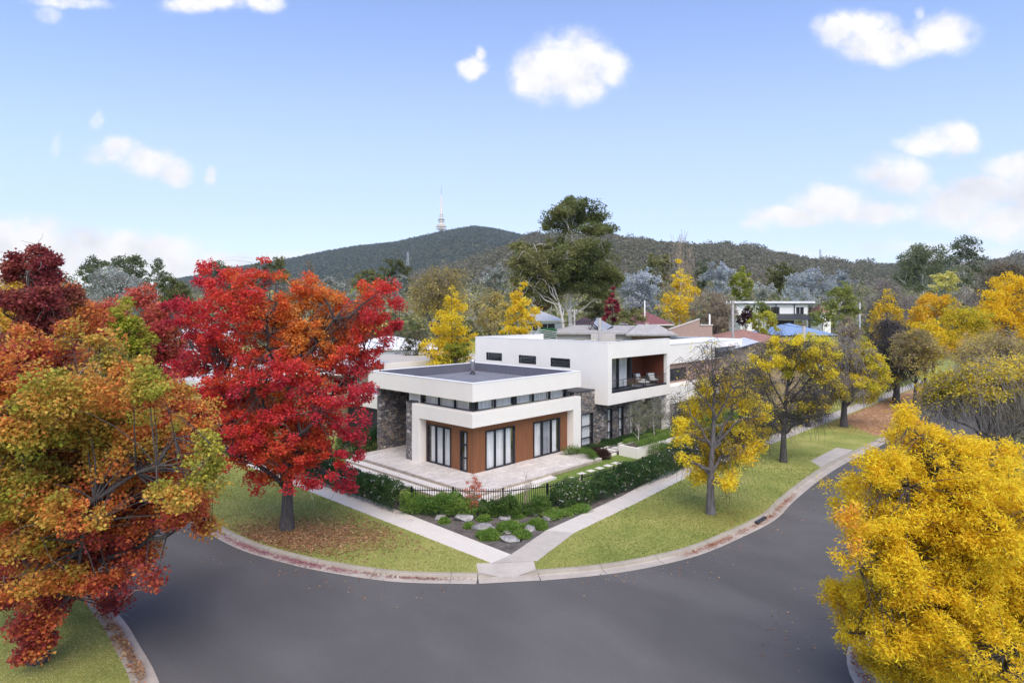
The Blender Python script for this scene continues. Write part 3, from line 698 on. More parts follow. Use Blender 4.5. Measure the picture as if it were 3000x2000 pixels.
# clerestory strip
CZ0, CZ1 = 4.104, 4.76
for r0, r1 in ((.14, 1.61), (1.65, 3.13), (3.17, 4.78)):
    glazed('clerestory_window', 'a', .0, (r0, r1, CZ0, CZ1), [], fw=.018, set_=.03, sill=-.01)
for r0, r1 in ((.2, 1.77), (1.81, 3.43), (3.63, 5.21), (5.25, 6.85), (6.89, 8.5)):
    glazed('clerestory_window', 'b', .0, (r0, r1, CZ0, CZ1), [], fw=.018, set_=.03, sill=-.01)
for q in [(-.05, .14, -.05, .14), (3.43, 3.63, -.02, .15), (8.5, 8.72, -.02, .2), (-.03, .1, 4.78, 4.98)] + [(.0, .1, r, r + .04) for r in (1.61, 3.13)] + [(r, r + .04, .0, .1) for r in (1.77, 5.21, 6.85)]:
    MB().box(*q, CZ0, CZ1).build('clerestory_post', 'dark_frame', HO)
MB().box(-.02, .15, 4.98, 6.18, CZ0 + .002, CZ1).build('infill_panel', 'render_white', HO)
# roof of the pavilion
RX0, RX1, RY0, RY1, RZ0, RZ1 = -.6, 9.52, -.6, 10.1, 4.76, 5.84
mb = MB()
mb.wall('a', RX0, .22, RY0, RY1, RZ0, RZ1 - .03); mb.wall('a', RX1 - .22, .22, RY0, RY1, RZ0, RZ1 - .03)
mb.box(RX0 + .22, RX1 - .22, RY0, RY0 + .22, RZ0, RZ1 - .03); mb.box(RX0 + .22, RX1 - .22, RY1 - .22, RY1, RZ0, RZ1 - .03)
mb.build('roof_parapet', 'render_white', HO)
MB().box(RX0 + .2, RX1 - .2, RY0 + .2, RY1 - .2, RZ0 + .004, RZ0 + .2).build('soffit', 'dark_trim', HO)
def capping(x0, x1, y0, y1, z, w=.26, name='parapet_cap'):
    mb = MB(); o_ = .018
    mb.box(x0 - o_, x0 + w, y0 - o_, y1 + o_, z, z + .035); mb.box(x1 - w, x1 + o_, y0 - o_, y1 + o_, z, z + .035)
    mb.box(x0 + w, x1 - w, y0 - o_, y0 + w, z, z + .035); mb.box(x0 + w, x1 - w, y1 - w, y1 + o_, z, z + .035)
    return mb.build(name, 'cap_white', HO)
capping(RX0, RX1, RY0, RY1, RZ1 - .03)
mb = MB(); i0, i1, j0, j1 = RX0 + .223, RX1 - .223, RY0 + .223, RY1 - .223
mb.box(i0, i0 + .02, j0, j1, 5.1, RZ1 - .04); mb.box(i1 - .02, i1, j0, j1, 5.1, RZ1 - .04); mb.box(i0 + .02, i1 - .02, j0, j0 + .02, 5.1, RZ1 - .04); mb.box(i0 + .02, i1 - .02, j1 - .02, j1, 5.1, RZ1 - .04)
mb.build('parapet_lining', 'roof_lining', HO)
mb = MB()
mb.box(i0 + .03, i1 - .03, j0 + .03, j1 - .03, 5.0, 5.13)
rk = j0 + .2
while rk < j1 - .2:
    mb.prism([(i0 + .05, rk), (i1 - .05, rk), (i1 - .05, rk + .05), (i0 + .05, rk + .05)], 5.13, 5.185, False); rk += .42
mb.build('roof_deck', 'deck', HO)
fl = MB().lathe([(.13, 5.13), (.13, 5.95), (.19, 6.0), (.19, 6.18), (.16, 6.3), (.05, 6.32)], 20, 7.2, 7.95).build('flue', 'steel', HO, smooth=True)
MB().lathe([(.24, 5.13), (.18, 5.3), (.14, 5.31)], 16, 7.2, 7.95).build('flashing', 'dark_trim', fl)
# stone entry walls
MB().box(-.2, 2.4, 9.2, 9.62, 0, 4.755).build('stone_wall', 'stone', HO)
MB().box(-.5, 1.4, 5.17, 5.86, 0, 4.16).build('stone_pier', 'stone', HO)
MB().box(-.52, 1.42, 5.165, 5.88, 4.16, 4.2).build('pier_cap', 'dark_trim', HO)
mb = MB(); mb.box(2.0, 2.15, 5.87, 9.2, TZ, 4.7); ed = mb.build('entry_door', 'dark_trim', HO)
MB().beam((1.94, 7.0, 1.2), (1.94, 7.0, 2.4), .04).build('handle', 'steel', ed)
MB().box(.2, 2.0, 5.865, 6.3, 4.2, 4.75).build('entry_wall', 'interior', HO)
# stone wall under the upper storey
SB = .0
stw = [(10.34, 11.75), (13.49, 14.17), (14.97, 15.66), (16.5, 17.2)]
mb = MB().wall('b', SB + .02, .35, 9.541, 18.2, 0, 3.238, [(a, b, .35, 2.68) for a, b in stw])
mb.box(9.541, 11.935, SB + .02, SB + .37, 3.238, 4.26); mb.build('stone_wall', 'stone', HO)
MB().box(9.53, 11.93, SB - .02, SB + 2.6, 4.262, 4.31).build('roof_edge', 'dark_trim', HO)
for a, b in stw: glazed('window', 'b', SB + .02, (a, b, .35, 2.68), [], transoms=(1.76, .92), fw=.06, set_=.08)
MB().box(9.6, 18.2, SB + 1.2, SB + 1.3, 0, 3.2).build('interior', 'interior', HO)
# upper storey
UX0, UX1, UY0, UY1, UZ0, UZ1 = 11.94, 20.6, -1.14, 12.8, 3.24, 7.75
uw = [(9.53, 11.43, 5.80, 6.46), (5.72, 7.6, 5.75, 6.42), (2.3, 4.22, 5.70, 6.38)]
bal = (12.42, 20.15, 4.05, 6.55)
mb = MB()
mb.wall('a', UX0, .3, UY0, UY1, UZ0, UZ1 - .03, uw)
mb.wall('b', UY0, .3, UX0 + .3, UX1, UZ0, UZ1 - .03, [bal])
mb.box(UX1 - .3, UX1, UY0 + .3, UY1, UZ0, 6.95); mb.box(UX0 + .3, UX1 - .002, UY1 - .3, UY1 + .002, UZ0, UZ1 - .03)
mb.build('upper_wall', 'render_white', HO)
MB().box(UX0 + .28, UX1 - .28, UY0 + .28, UY1 - .28, 6.8, 6.9).build('roof_deck', 'deck', HO)
MB().box(UX0 + .02, UX1 - .02, UY0 + .02, UY1 - .1, UZ0 - .05, UZ0 - .003).build('soffit', 'dark_trim', HO)
cp = MB(); z_ = UZ1 - .03
cp.box(UX0 - .018, UX0 + .32, UY0 - .018, UY1 + .018, z_, z_ + .035).box(UX0 + .32, UX1 + .018, UY0 - .018, UY0 + .32, z_, z_ + .035).box(UX0 + .32, UX1 + .018, UY1 - .32, UY1 + .018, z_, z_ + .035)
cp.build('parapet_cap', 'cap_white', HO)
for (y0, y1, z0, z1) in uw:
    glazed('window', 'a', UX0, (y0, y1, z0, z1), [], transoms=((z0 + z1) / 2 - .02,), fw=.05, set_=.09, curtain=((0, 1, 'interior'),))
# balcony
mb = MB(); mb.box(12.42, 20.15, -.84, 1.13, 3.9, 4.05); mb.build('balcony_floor', 'dark_trim', HO)
mb = MB(); mb.box(12.42, 20.15, -.84, 1.13, 6.55, 6.65); mb.build('balcony_ceiling', 'timber_red', HO)
mb = MB(); mb.box(17.1, 20.15, 1.13, 1.25, 4.05, 6.55); mb.box(20.152, 20.29, -.82, 1.25, 4.05, 6.55); mb.box(17.0, 17.1, .34, 1.13, 4.05, 6.55)
mb.build('balcony_wall', 'timber_red', HO)
glazed('sliding_door', 'b', .3, (12.42, 17.0, 4.05, 6.55), [(15.33, .2), (13.8, .12)], fw=.12, curtain=((0, .62, 'sheer_grey'), (.64, 1, 'curtain')))
MB().box(16.9, 17.1, .2, .36, 4.05, 6.55).build('post', 'dark_frame', HO)
bl = MB().box(12.43, 20.14, -1.1, -1.0, 4.055, 4.2).build('balustrade', 'dark_frame', HO)
MB().box(12.43, 20.14, -1.06, -1.045, 4.2, 4.93).build('pane', 'glass', bl)
mb = MB(); mb.box(12.43, 20.14, -1.075, -1.03, 4.93, 4.965)
for k in range(1, 5): mb.box(12.43 + k * 1.54, 12.45 + k * 1.54, -1.07, -1.035, 4.2, 4.93)
mb.build('rail', 'dark_frame', bl)
# white column and recess below the far end
MB().box(20.1, 20.595, -1.13, -.65, 0, 3.19).build('column', 'render_white', HO)
MB().box(18.2, 20.5, 1.6, 1.75, 0, 3.19).build('recess_wall', 'timber_red', HO)
MB().box(20.6, 26, .6, 1.2, 0, 3.0).build('stone_wall', 'stone', HO)
# left wing (garage) behind the red tree
mb = MB(); mb.box(2.4, 11.5, 10.12, 21, 2.46, 3.47); mb.build('garage_fascia', 'render_white', HO)
mb = MB(); mb.box(2.7, 11.4, 10.3, 20.6, 0, 2.46); mb.build('garage_wall', 'dark_trim', HO)
MB().box(2.65, 11.2, 10.35, 20.8, 3.47, 3.475).build('garage_roof', 'deck', HO)
mb = MB()
for k in range(8): mb.box(2.9 + k * 1.0, 3.75 + k * 1.0, 10.6, 12.2, 3.53, 3.57)
mb.build('solar_panel', 'dark_glass', HO)

# ------------------------------------------------------------------ balcony furniture
def armchair(a, b, rz, label):
    p = loc(a, b, 4.05); t = thing('armchair', label, 'armchair', p, ROT + rz, 'armchairs on the balcony')
    mb = MB(); mb.box(-.36, .36, -.34, .34, .26, .34); mb.build('seat_frame', 'weave', t, bevel=.02)
    mb = MB(); mb.poly([(-.36, .30, .34), (.36, .30, .34), (.36, .46, .88), (-.36, .46, .88)]); mb.poly([(-.36, .36, .34), (-.36, .52, .88), (.36, .52, .88), (.36, .36, .34)])
    mb.poly([(-.36, .46, .88), (.36, .46, .88), (.36, .52, .88), (-.36, .52, .88)]); mb.poly([(-.36, .30, .34), (-.36, .46, .88), (-.36, .52, .88), (-.36, .36, .34)]); mb.poly([(.36, .30, .34), (.36, .36, .34), (.36, .52, .88), (.36, .46, .88)])
    mb.build('backrest', 'weave', t)
    for sx in (-1, 1):
        m = MB(); m.beam((sx * .39, -.36, .58), (sx * .39, .42, .62), .06, .05); m.beam((sx * .39, -.34, 0), (sx * .39, -.34, .58), .045); m.build('armrest', 'weave', t)
    for sx in (-1, 1): MB().beam((sx * .34, .34, 0), (sx * .34, .34, .3), .045).build('leg', 'dark_trim', t)
    MB().box(-.31, .31, -.33, .29, .342, .46).build('seat_cushion', 'cushion', t, bevel=.04)
    m = MB(); m.beam((0, .24, .46), (0, .36, .84), .5, .13); m.build('back_cushion', 'cushion', t, bevel=.03)
armchair(18.6, .35, R(-8), 'dark woven armchair with pale cushions, nearer the glazed doors on the balcony')
armchair(19.55, -.15, R(-38), 'dark woven armchair with pale cushions in the right-hand end of the balcony')
t = thing('coffee_table', 'low round pale table on the balcony in front of the armchairs', 'table', loc(17.9, -.35, 4.05), ROT)
MB().lathe([(.45, .30), (.48, .32), (.48, .35), (.45, .37)], 28).build('table_top', 'cushion', t, smooth=False)
MB().lathe([(.22, 0), (.05, .03), (.05, .3)], 12).build('pedestal', 'dark_trim', t)
tag(gobj('rug', MB().prism([(17.2, -.7), (19.9, -.7), (19.9, .9), (17.2, .9)], 4.054, 4.064), 'sheer_grey', kind='thing'), 'grey rug under the furniture on the balcony floor', 'rug')
bpy.data.objects['rug'].pop('kind', None) if hasattr(bpy.data.objects['rug'], 'pop') else None
if 'kind' in bpy.data.objects['rug']: del bpy.data.objects['rug']['kind']

# ------------------------------------------------------------------ fence, hedges, garden
def fence_run(P, name_label, posts, z0=0.0, h=1.17):
    t = thing('picket_fence', name_label, 'fence', (OX, OY, 0), ROT)
    P = [np.array(p, float) for p in P]; L = [0]
    for i in range(len(P) - 1): L.append(L[-1] + np.linalg.norm(P[i + 1] - P[i]))
    def pt(s):
        for i in range(len(P) - 1):
            if s <= L[i + 1] + 1e-9: f = (s - L[i]) / (L[i + 1] - L[i]); return P[i] + (P[i + 1] - P[i]) * f
        return P[-1]
    mb = MB(); s = 0
    while s < L[-1]:
        p = pt(s); mb.beam((p[0], p[1], .06), (p[0], p[1], h), .022); mb.lathe([(.016, h), (.002, h + .05)], 4, p[0], p[1]); s += .118
    mb.build('pickets', 'dark_frame', t)
    mb = MB()
    for z in (.18, h - .12):
        for i in range(len(P) - 1): mb.beam((*P[i], z), (*P[i + 1], z), .035, .04)
    mb.build('rail', 'dark_frame', t)
    for s in posts:
        p = pt(s); MB().box(p[0] - .035, p[0] + .035, p[1] - .035, p[1] + .035, 0, h + .06).build('post', 'dark_frame', t)
    return t
fence_run([(-5.7, 12), (-5.7, -1.77), (-4.33, -3.27), (-2.75, -5.15), (-.4, -6.25), (4.7, -6.62), (30, -6.6)],
          'black metal picket fence wrapping the corner garden behind the hedges', [.1, 3, 6, 9, 11.5, 13.7, 15.8, 18.3, 20.7, 23.3, 26, 29, 32, 36, 41])

def hedge(name, label, P, w, h, n, pal, z0=0.0, seed=1, leaf=(.085, .05), flowers=0, base_gap=.1, group=None, cat='hedge', rough=.16):
    """a clipped or shaggy row of leafy growth along a line in house coordinates"""
    rng = np.random.default_rng(seed); P = np.array(P, float); seg = np.linalg.norm(np.diff(P, axis=0), axis=1); L = np.concatenate([[0], np.cumsum(seg)])
    root = thing(name, label, cat, loc(*P[0], z0), ROT, group)
    s = rng.uniform(0, L[-1], n); i = np.clip(np.searchsorted(L, s) - 1, 0, len(seg) - 1); f = (s - L[i]) / seg[i]
    c = P[i] + (P[i + 1] - P[i]) * f[:, None]; T = (P[i + 1] - P[i]) / seg[i][:, None]; Nn = np.stack([T[:, 1], -T[:, 0]], 1)
    ang = rng.uniform(0, math.pi, n); rr = rng.uniform(.25, 1, n) ** .35
    x = np.cos(ang); z = np.sin(ang)
    sx = np.sign(x) * np.abs(x) ** .55; sz = np.abs(z) ** .6
    nn = SN(rng, 3.2); n3 = SN(rng, 9.0); q = np.stack([c[:, 0], c[:, 1], sz * h * 1.5], 1); k = 1 + rough * nn(q) + rough * .6 * n3(q)
    Pt = np.zeros((n, 3)); Pt[:, :2] = c + Nn * (sx * rr * w / 2 * k)[:, None]; Pt[:, 2] = base_gap * rng.uniform(.2, 1, n) + sz * rr * (h - base_gap) * k
    Pt[:, :2] -= P[0]
    val = .5 + .25 * SN(rng, 1.5)(Pt) + .2 * SN(rng, 6)(Pt) + rng.normal(size=n) * .12
    V, Q = leaves(Pt, leaf[0], leaf[1], rng, up=1.0)
    quads_mesh('foliage', V, Q, 'leaf', palette(val, pal, rng, .3), root)
    # stems
    m = max(6, int(L[-1] * 7)); s = rng.uniform(0, L[-1], m); i = np.clip(np.searchsorted(L, s) - 1, 0, len(seg) - 1)
    c = P[i] + (P[i + 1] - P[i]) * ((s - L[i]) / seg[i])[:, None] - P[0]
    t4 = np.linspace(0, 1, 4)[None, :, None]; e = rng.normal(size=(m, 1, 3)) * np.array([w * .22, w * .22, .0]) + np.array([0, 0, h * .8])
    Pp = np.concatenate([c, np.zeros((m, 1))], 1)[:, None] + e * t4
    v, q_ = tubes(Pp, .016 * (1 - .6 * t4[:, :, 0]) * np.ones((m, 1)), 4); quads_mesh('stems', v, q_, 'twig_brown', None, root)
    if flowers:
        j = rng.choice(np.nonzero(rr > .82)[0], flowers); F = Pt[j] * np.array([1, 1, 1.0])
        nb = 5; FF = np.repeat(F, nb, 0) + rng.normal(size=(flowers * nb, 3)) * .012
        V, Q = leaves(FF, .075, .06, rng, up=.5)
        col = palette(rng.uniform(0, 1, len(FF)), [(.75, .70, .66), (.85, .83, .8), (.8, .55, .55)], rng, .05)
        quads_mesh('flowers', V, Q, 'leaf', col, root)
    return root
DG = [(0.018, 0.045, 0.018), (0.033, 0.083, 0.027), (0.068, 0.135, 0.038), (0.128, 0.195, 0.053)]
MG = [(0.048, 0.096, 0.024), (0.088, 0.16, 0.035), (0.144, 0.24, 0.048), (0.224, 0.304, 0.072)]
BG_ = [(0.096, 0.176, 0.032), (0.144, 0.256, 0.045), (0.224, 0.336, 0.064), (0.32, 0.4, 0.096)]
hedge('camellia_hedge', 'dark green hedge with white flowers beside the left footpath below the terrace steps', [(-6.05, 13), (-6.05, -1.3)], 1.15, 1.35, 42000, DG, flowers=230, seed=3)
hedge('leafy_shrub', 'bright green leafy shrubs in front of the black pickets left of the red sapling', [(-6.0, -1.5), (-4.9, -3.4), (-3.9, -4.6)], 1.0, .88, 14000, BG_, seed=4, rough=.3)
hedge('leafy_shrub', 'low green shrubs against the pickets to the right of the red sapling', [(-3.8, -4.7), (-2.9, -5.8), (-1.2, -6.75)], .95, .82, 13000, MG, seed=5, rough=.38)
hedge('camellia_hedge', 'long dark green hedge with white flowers beside the right footpath in front of the fence', [(-.9, -6.95), (1.6, -7.1), (8, -7.15), (14, -7.1)], 1.2, 1.18, 44000, DG, flowers=260, seed=6, rough=.2)
hedge('camellia_hedge', 'darker far stretch of hedge running behind the street trees', [(14.4, -7.0), (22, -6.9), (33, -6.9)], 1.3, 1.5, 26000, DG, flowers=60, seed=7, rough=.25)
hedge('ground_cover', 'spreading bright green ground cover at the right end of the rock garden', [(-2.0, -7.3), (-.2, -7.45), (.6, -7.6)], 1.2, .42, 7000, BG_, seed=8, rough=.3, cat='shrub', base_gap=.02)
# low planting by the house
hedge('low_hedge', 'low dark green hedge at the foot of the stone wall windows', [(9.9, -.9), (18.5, -.75)], .9, .62, 15000, DG, z0=.05, seed=9)
hedge('garden_shrub', 'fine-leaved green mound beside the right end of the paved terrace', [(7.4, -1.9), (9.5, -1.7)], 1.9, .8, 12000, MG, z0=.1, seed=10, cat='shrub', rough=.3, leaf=(.07, .03))
hedge('weeping_maple', 'weeping dark maroon maple between the terrace and the gravel path', [(8.6, -2.5), (9.4, -2.5)], 1.2, .75, 5000, [(.03, .018, .015), (.07, .035, .028), (.12, .05, .035), (.05, .03, .025)], z0=.1, seed=11, cat='shrub', rough=.4, leaf=(.1, .03))
hedge('entry_shrub', 'dark green shrubs left of the stone entry wall, beyond the terrace', [(-2.6, 9.9), (-1.2, 10.6), (1.2, 11.2)], 1.5, 1.5, 14000, DG, z0=.05, seed=14, cat='shrub', rough=.3)
hedge('entry_shrub', 'olive green shrubs behind the left hedge, in front of the garage wall', [(-3.4, 12.5), (-2.2, 16), (-1.0, 20)], 1.9, 1.7, 22000, MG, z0=.05, seed=15, cat='shrub', rough=.35)
# raised planter box with clipped cover and small olive trees
pb = thing('planter_box', 'white rendered raised planter box full of clipped green cover', 'planter', (OX, OY, 0), ROT)
PX0, PX1, PY0, PY1 = 10.65, 28, -4.4, -2.95
mb = MB(); mb.wall('a', PX0, .15, PY0, PY1, .0, .92); mb.wall('b', PY0, .15, PX0 + .15, PX1, 0, .92); mb.box(PX0 + .15, PX1, PY1 - .15, PY1, 0, .92)
mb.build('box_wall', 'render_white', pb); MB().box(PX0 + .15, PX1, PY0 + .15, PY1 - .15, .3, .84).build('soil', 'mulch', pb)
hedge('clipped_cover', 'flat-topped bright green clipped plants growing over the planter box', [(PX0 + .35, -3.65), (PX1, -3.65)], 1.6, .42, 32000, BG_, z0=.82, seed=12, cat='hedge', rough=.08, leaf=(.07, .04), base_gap=.0)
hedge('border_hedge', 'bright green hedge in front of the planter box inside the fence', [(11.6, -5.3), (29, -5.4)], 1.5, .95, 30000, MG, z0=.05, seed=13, cat='hedge', rough=.12)
# stepping stones
for k in range(7):
    a = 3.46 + k * .885; b = -3.72 - .03 * k
    s = MB().box(-.26, .26, -.36, .36, 0, .035).build('stepping_stone', 'step_top'); s.location = loc(a, b, .09 + .02 * min(k, 2) + (.05 if k > 0 else 0)); s.rotation_euler = (0, 0, ROT + R(2))
    tag(s, 'square pale stepping stone in the lawn beside the terrace, number %s counted from the low step' % ('one two three four five six seven'.split()[k]), 'paver', 'stepping stones in the lawn')
    s['label'] = ['pale stepping stone nearest the low terrace step', 'pale stepping stone second from the low terrace step', 'pale stepping stone third from the low terrace step',
                  'pale stepping stone in the middle of the lawn row', 'pale stepping stone third from the planter box', 'pale stepping stone second from the planter box', 'pale stepping stone nearest the white planter box'][k]
for k in range(5):
    s = MB().box(-.28, .28, -.45, .45, 0, .04).build('stepping_stone', 'step_top'); s.location = loc(9.55 + k * .8, -2.0, .32); s.rotation_euler = (0, 0, ROT)
    tag(s, ['pale paver in dark gravel beside the weeping maple', 'pale paver in dark gravel, second from the maple', 'pale paver in dark gravel behind the planter corner', 'fourth pale paver in the gravel behind the planter', 'last visible pale paver in the gravel behind the planter'][k], 'paver', 'pavers in the gravel path')
tag(gobj('edging', MB().box(9.2, 20, -1.3, -1.2, .03, .4).box(9.0, 10.6, -2.8, -2.7, .03, .38), 'render_white', kind='thing'), 'white rendered edging strip along the gravel path', 'edging')
del bpy.data.objects['edging']['kind']

# rocks of the corner bed
def rock(u, v, wpx, hpx, seed, label):
    x, y, _ = gp(u, v); s = FPX / y; w = wpx / s; hh = hpx / s * .8
    rng = np.random.default_rng(seed); import bmesh
    bm = bmesh.new(); bmesh.ops.create_icosphere(bm, subdivisions=3, radius=1)
    nz = SN(rng, 1.7); n2 = SN(rng, 5)
    planes = [(unit(rng.normal(size=3) * np.array([1, 1, .8])), rng.uniform(.42, .72)) for _ in range(12)] + [(np.array([.05, .1, 1.0]), .45)]
    for vv in bm.verts:
        p = np.array(vv.co)
        for n_, d_ in planes:
            k = p @ n_ - d_
            if k > 0: p = p - n_ * k
        p = p * (1 + .09 * nz(p[None])[0] + .03 * n2(p[None])[0])
        vv.co = p * np.array([w * .66, w * .5, hh * .95])
        if vv.co.z < -.1 * hh: vv.co.z = -.1 * hh
    me = bpy.data.meshes.new('boulder'); bm.to_mesh(me); bm.free(); me.materials.append(MATS['rock'])
    o = link('boulder', me); o.location = (x, y, .02 + hh * .1); o.rotation_euler = (0, 0, rng.uniform(-.3, .3)); tag(o, label, 'boulder', 'boulders in the corner bed')
for k, a in enumerate([(1288, 1519, 34, 24, 'small grey boulder at the left end of the rock garden'), (1352, 1521, 56, 28, 'smooth rounded grey boulder left of the red sapling'),
        (1411, 1548, 66, 30, 'large pale angular boulder below the red sapling'), (1423, 1511, 34, 14, 'half hidden pale boulder right behind the red sapling'),
        (1477, 1517, 46, 16, 'flat pale boulder in the middle of the bed before the fence'), (1492, 1582, 66, 24, 'pointed flat boulder nearest the paths junction'),
        (1485, 1560, 34, 18, 'small white pointed boulder just above the nearest one'), (1552, 1553, 44, 26, 'angular grey boulder on the right side of the green mounds'),
        (1568, 1508, 30, 20, 'small boulder at the back right of the bed'), (1608, 1522, 40, 20, 'grey boulder closest to the right footpath')]):
    rock(*a[:4], 20 + k, a[4])
def mound(u, v, wpx, hpx, seed, label, pal=BG_):
    x, y, _ = gp(u, v); s = FPX / y; w = wpx / s; h = hpx / s; rng = np.random.default_rng(seed); n = int(900 + 5200 * w * w)
    root = thing('green_mound', label, 'shrub', (x, y, 0), 0, 'green mounds of the rock garden')
    d = unit(rng.normal(size=(n, 3))); d[:, 2] = np.abs(d[:, 2]); r = rng.uniform(.3, 1, n) ** .4; k = 1 + .2 * SN(rng, 3)(d * 2)
    P = d * (r * k)[:, None] * np.array([w / 2, w * .42, h * .75])
    V, Q = leaves(P, .085, .035, rng, up=.2); val = .45 + .2 * SN(rng, 4)(P) + .3 * (rng.uniform(size=n) - .3)
    quads_mesh('foliage', V, Q, 'leaf', palette(val, pal, rng, .3), root)
    m = 14; t4 = np.linspace(0, 1, 3)[None, :, None]; e = unit(rng.normal(size=(m, 1, 3))) * np.array([w * .3, w * .3, 0]) + np.array([0, 0, h * .5])
    v, q = tubes(e * t4, .01 * np.ones((m, 3)), 3); quads_mesh('stems', v, q, 'twig_brown', None, root)
for k, a in enumerate([(1300, 1531, 34, 22, 'small round green tuft beside the leftmost boulder'), (1418, 1523, 42, 20, 'green tuft behind the big pale boulder'), (1373, 1545, 34, 20, 'olive green tuft left of the big pale boulder'),
        (1430, 1575, 76, 32, 'wide green mound below the big pale boulder'), (1494, 1552, 78, 34, 'largest green mound in the middle of the rock garden'), (1527, 1571, 58, 24, 'yellowish green mound beside the nearest boulder'),
        (1572, 1545, 64, 34, 'green mound between the two right-hand boulders'), (1510, 1512, 60, 22, 'yellow green mound in front of the bare sapling by the fence')]):
    mound(*a[:4], 40 + k, a[4])

# ================================================================== TREES NEAR THE CAMERA
def lb(u, v, Y, ru, rv, rd=None, dy=0.0):
    y = Y + dy; x, _, z = at(u, v, y); rx = ru / FPX * y
    return (x, y, z, rx, rd if rd is not None else rx * .9, rv / FPX * y)
def lobes_of(L, Y, seed, spread=1.0):
    rng = np.random.default_rng(seed); out = []
    for a in L:
        dy = a[4] if len(a) > 4 else rng.uniform(-1, 1) * spread * 1.6
        out.append(lb(a[0], a[1], Y, a[2], a[3], None, dy))
    return out
CRIM = (.58, .045, .07); RED = (.72, .07, .05); RORG = (.68, .13, .045); ORG = (.74, .26, .05); DMAR = (.36, .035, .06)
REDPAL = [DMAR, CRIM, (.56, .045, .07), RED, RORG, ORG, (.74, .34, .07)]
RT = gp(840, 1550)
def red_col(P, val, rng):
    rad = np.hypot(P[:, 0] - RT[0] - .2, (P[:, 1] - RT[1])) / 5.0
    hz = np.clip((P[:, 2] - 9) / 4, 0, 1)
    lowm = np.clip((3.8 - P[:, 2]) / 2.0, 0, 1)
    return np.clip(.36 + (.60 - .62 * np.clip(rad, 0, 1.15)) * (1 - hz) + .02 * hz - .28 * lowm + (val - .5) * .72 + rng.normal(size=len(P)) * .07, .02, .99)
RL = [(765, 742, 16, 26, 0), (770, 790, 55, 45), (715, 800, 40, 30), (610, 815, 55, 55), (650, 850, 80, 60), (760, 860, 110, 70), (900, 855, 85, 62), (860, 900, 100, 70), (700, 930, 120, 70),
      (560, 905, 70, 40), (520, 905, 45, 22), (1085, 860, 42, 50), (1140, 855, 30, 50), (1100, 920, 85, 70), (1165, 955, 42, 28), (1050, 960, 90, 70), (980, 940, 90, 55), (930, 1000, 120, 70), (800, 985, 130, 65),
      (590, 985, 80, 45), (650, 1010, 70, 40), (560, 1060, 90, 45), (640, 1150, 80, 60), (740, 1170, 90, 60), (870, 1090, 120, 70), (1010, 1060, 110, 60), (1080, 1040, 60, 50), (940, 1170, 110, 70), (1040, 1140, 70, 50),
      (640, 1230, 50, 36), (600, 1160, 60, 44), (650, 1275, 60, 40), (720, 1260, 90, 60), (830, 1230, 110, 70), (950, 1260, 110, 60), (1030, 1250, 50, 40), (700, 1330, 80, 50), (800, 1340, 90, 60), (900, 1330, 90, 60), (1000, 1350, 60, 45),
      (1010, 1410, 34, 45), (760, 1400, 50, 38), (740, 1425, 34, 20), (850, 1400, 60, 40), (910, 1410, 50, 35), (690, 1290, 60, 40), (830, 1080, 230, 150, 0), (800, 1270, 220, 120, 0), (700, 1120, 130, 110, 0), (960, 950, 170, 120, 0), (640, 930, 130, 100, 0)]
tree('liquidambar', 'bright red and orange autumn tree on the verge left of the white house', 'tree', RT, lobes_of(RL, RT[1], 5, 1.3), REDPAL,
     nclump=1120, rc=.35, per=105, leaf=(.115, .10), trunk=.27, fork=.22, limbs=20, seed=7, colf=red_col, hollow=.35, twigs=320, twl=1.2, twdroop=.2, twmat='twig_grey', bark='bark_dark', jit=.22, trunk_top=11.2)
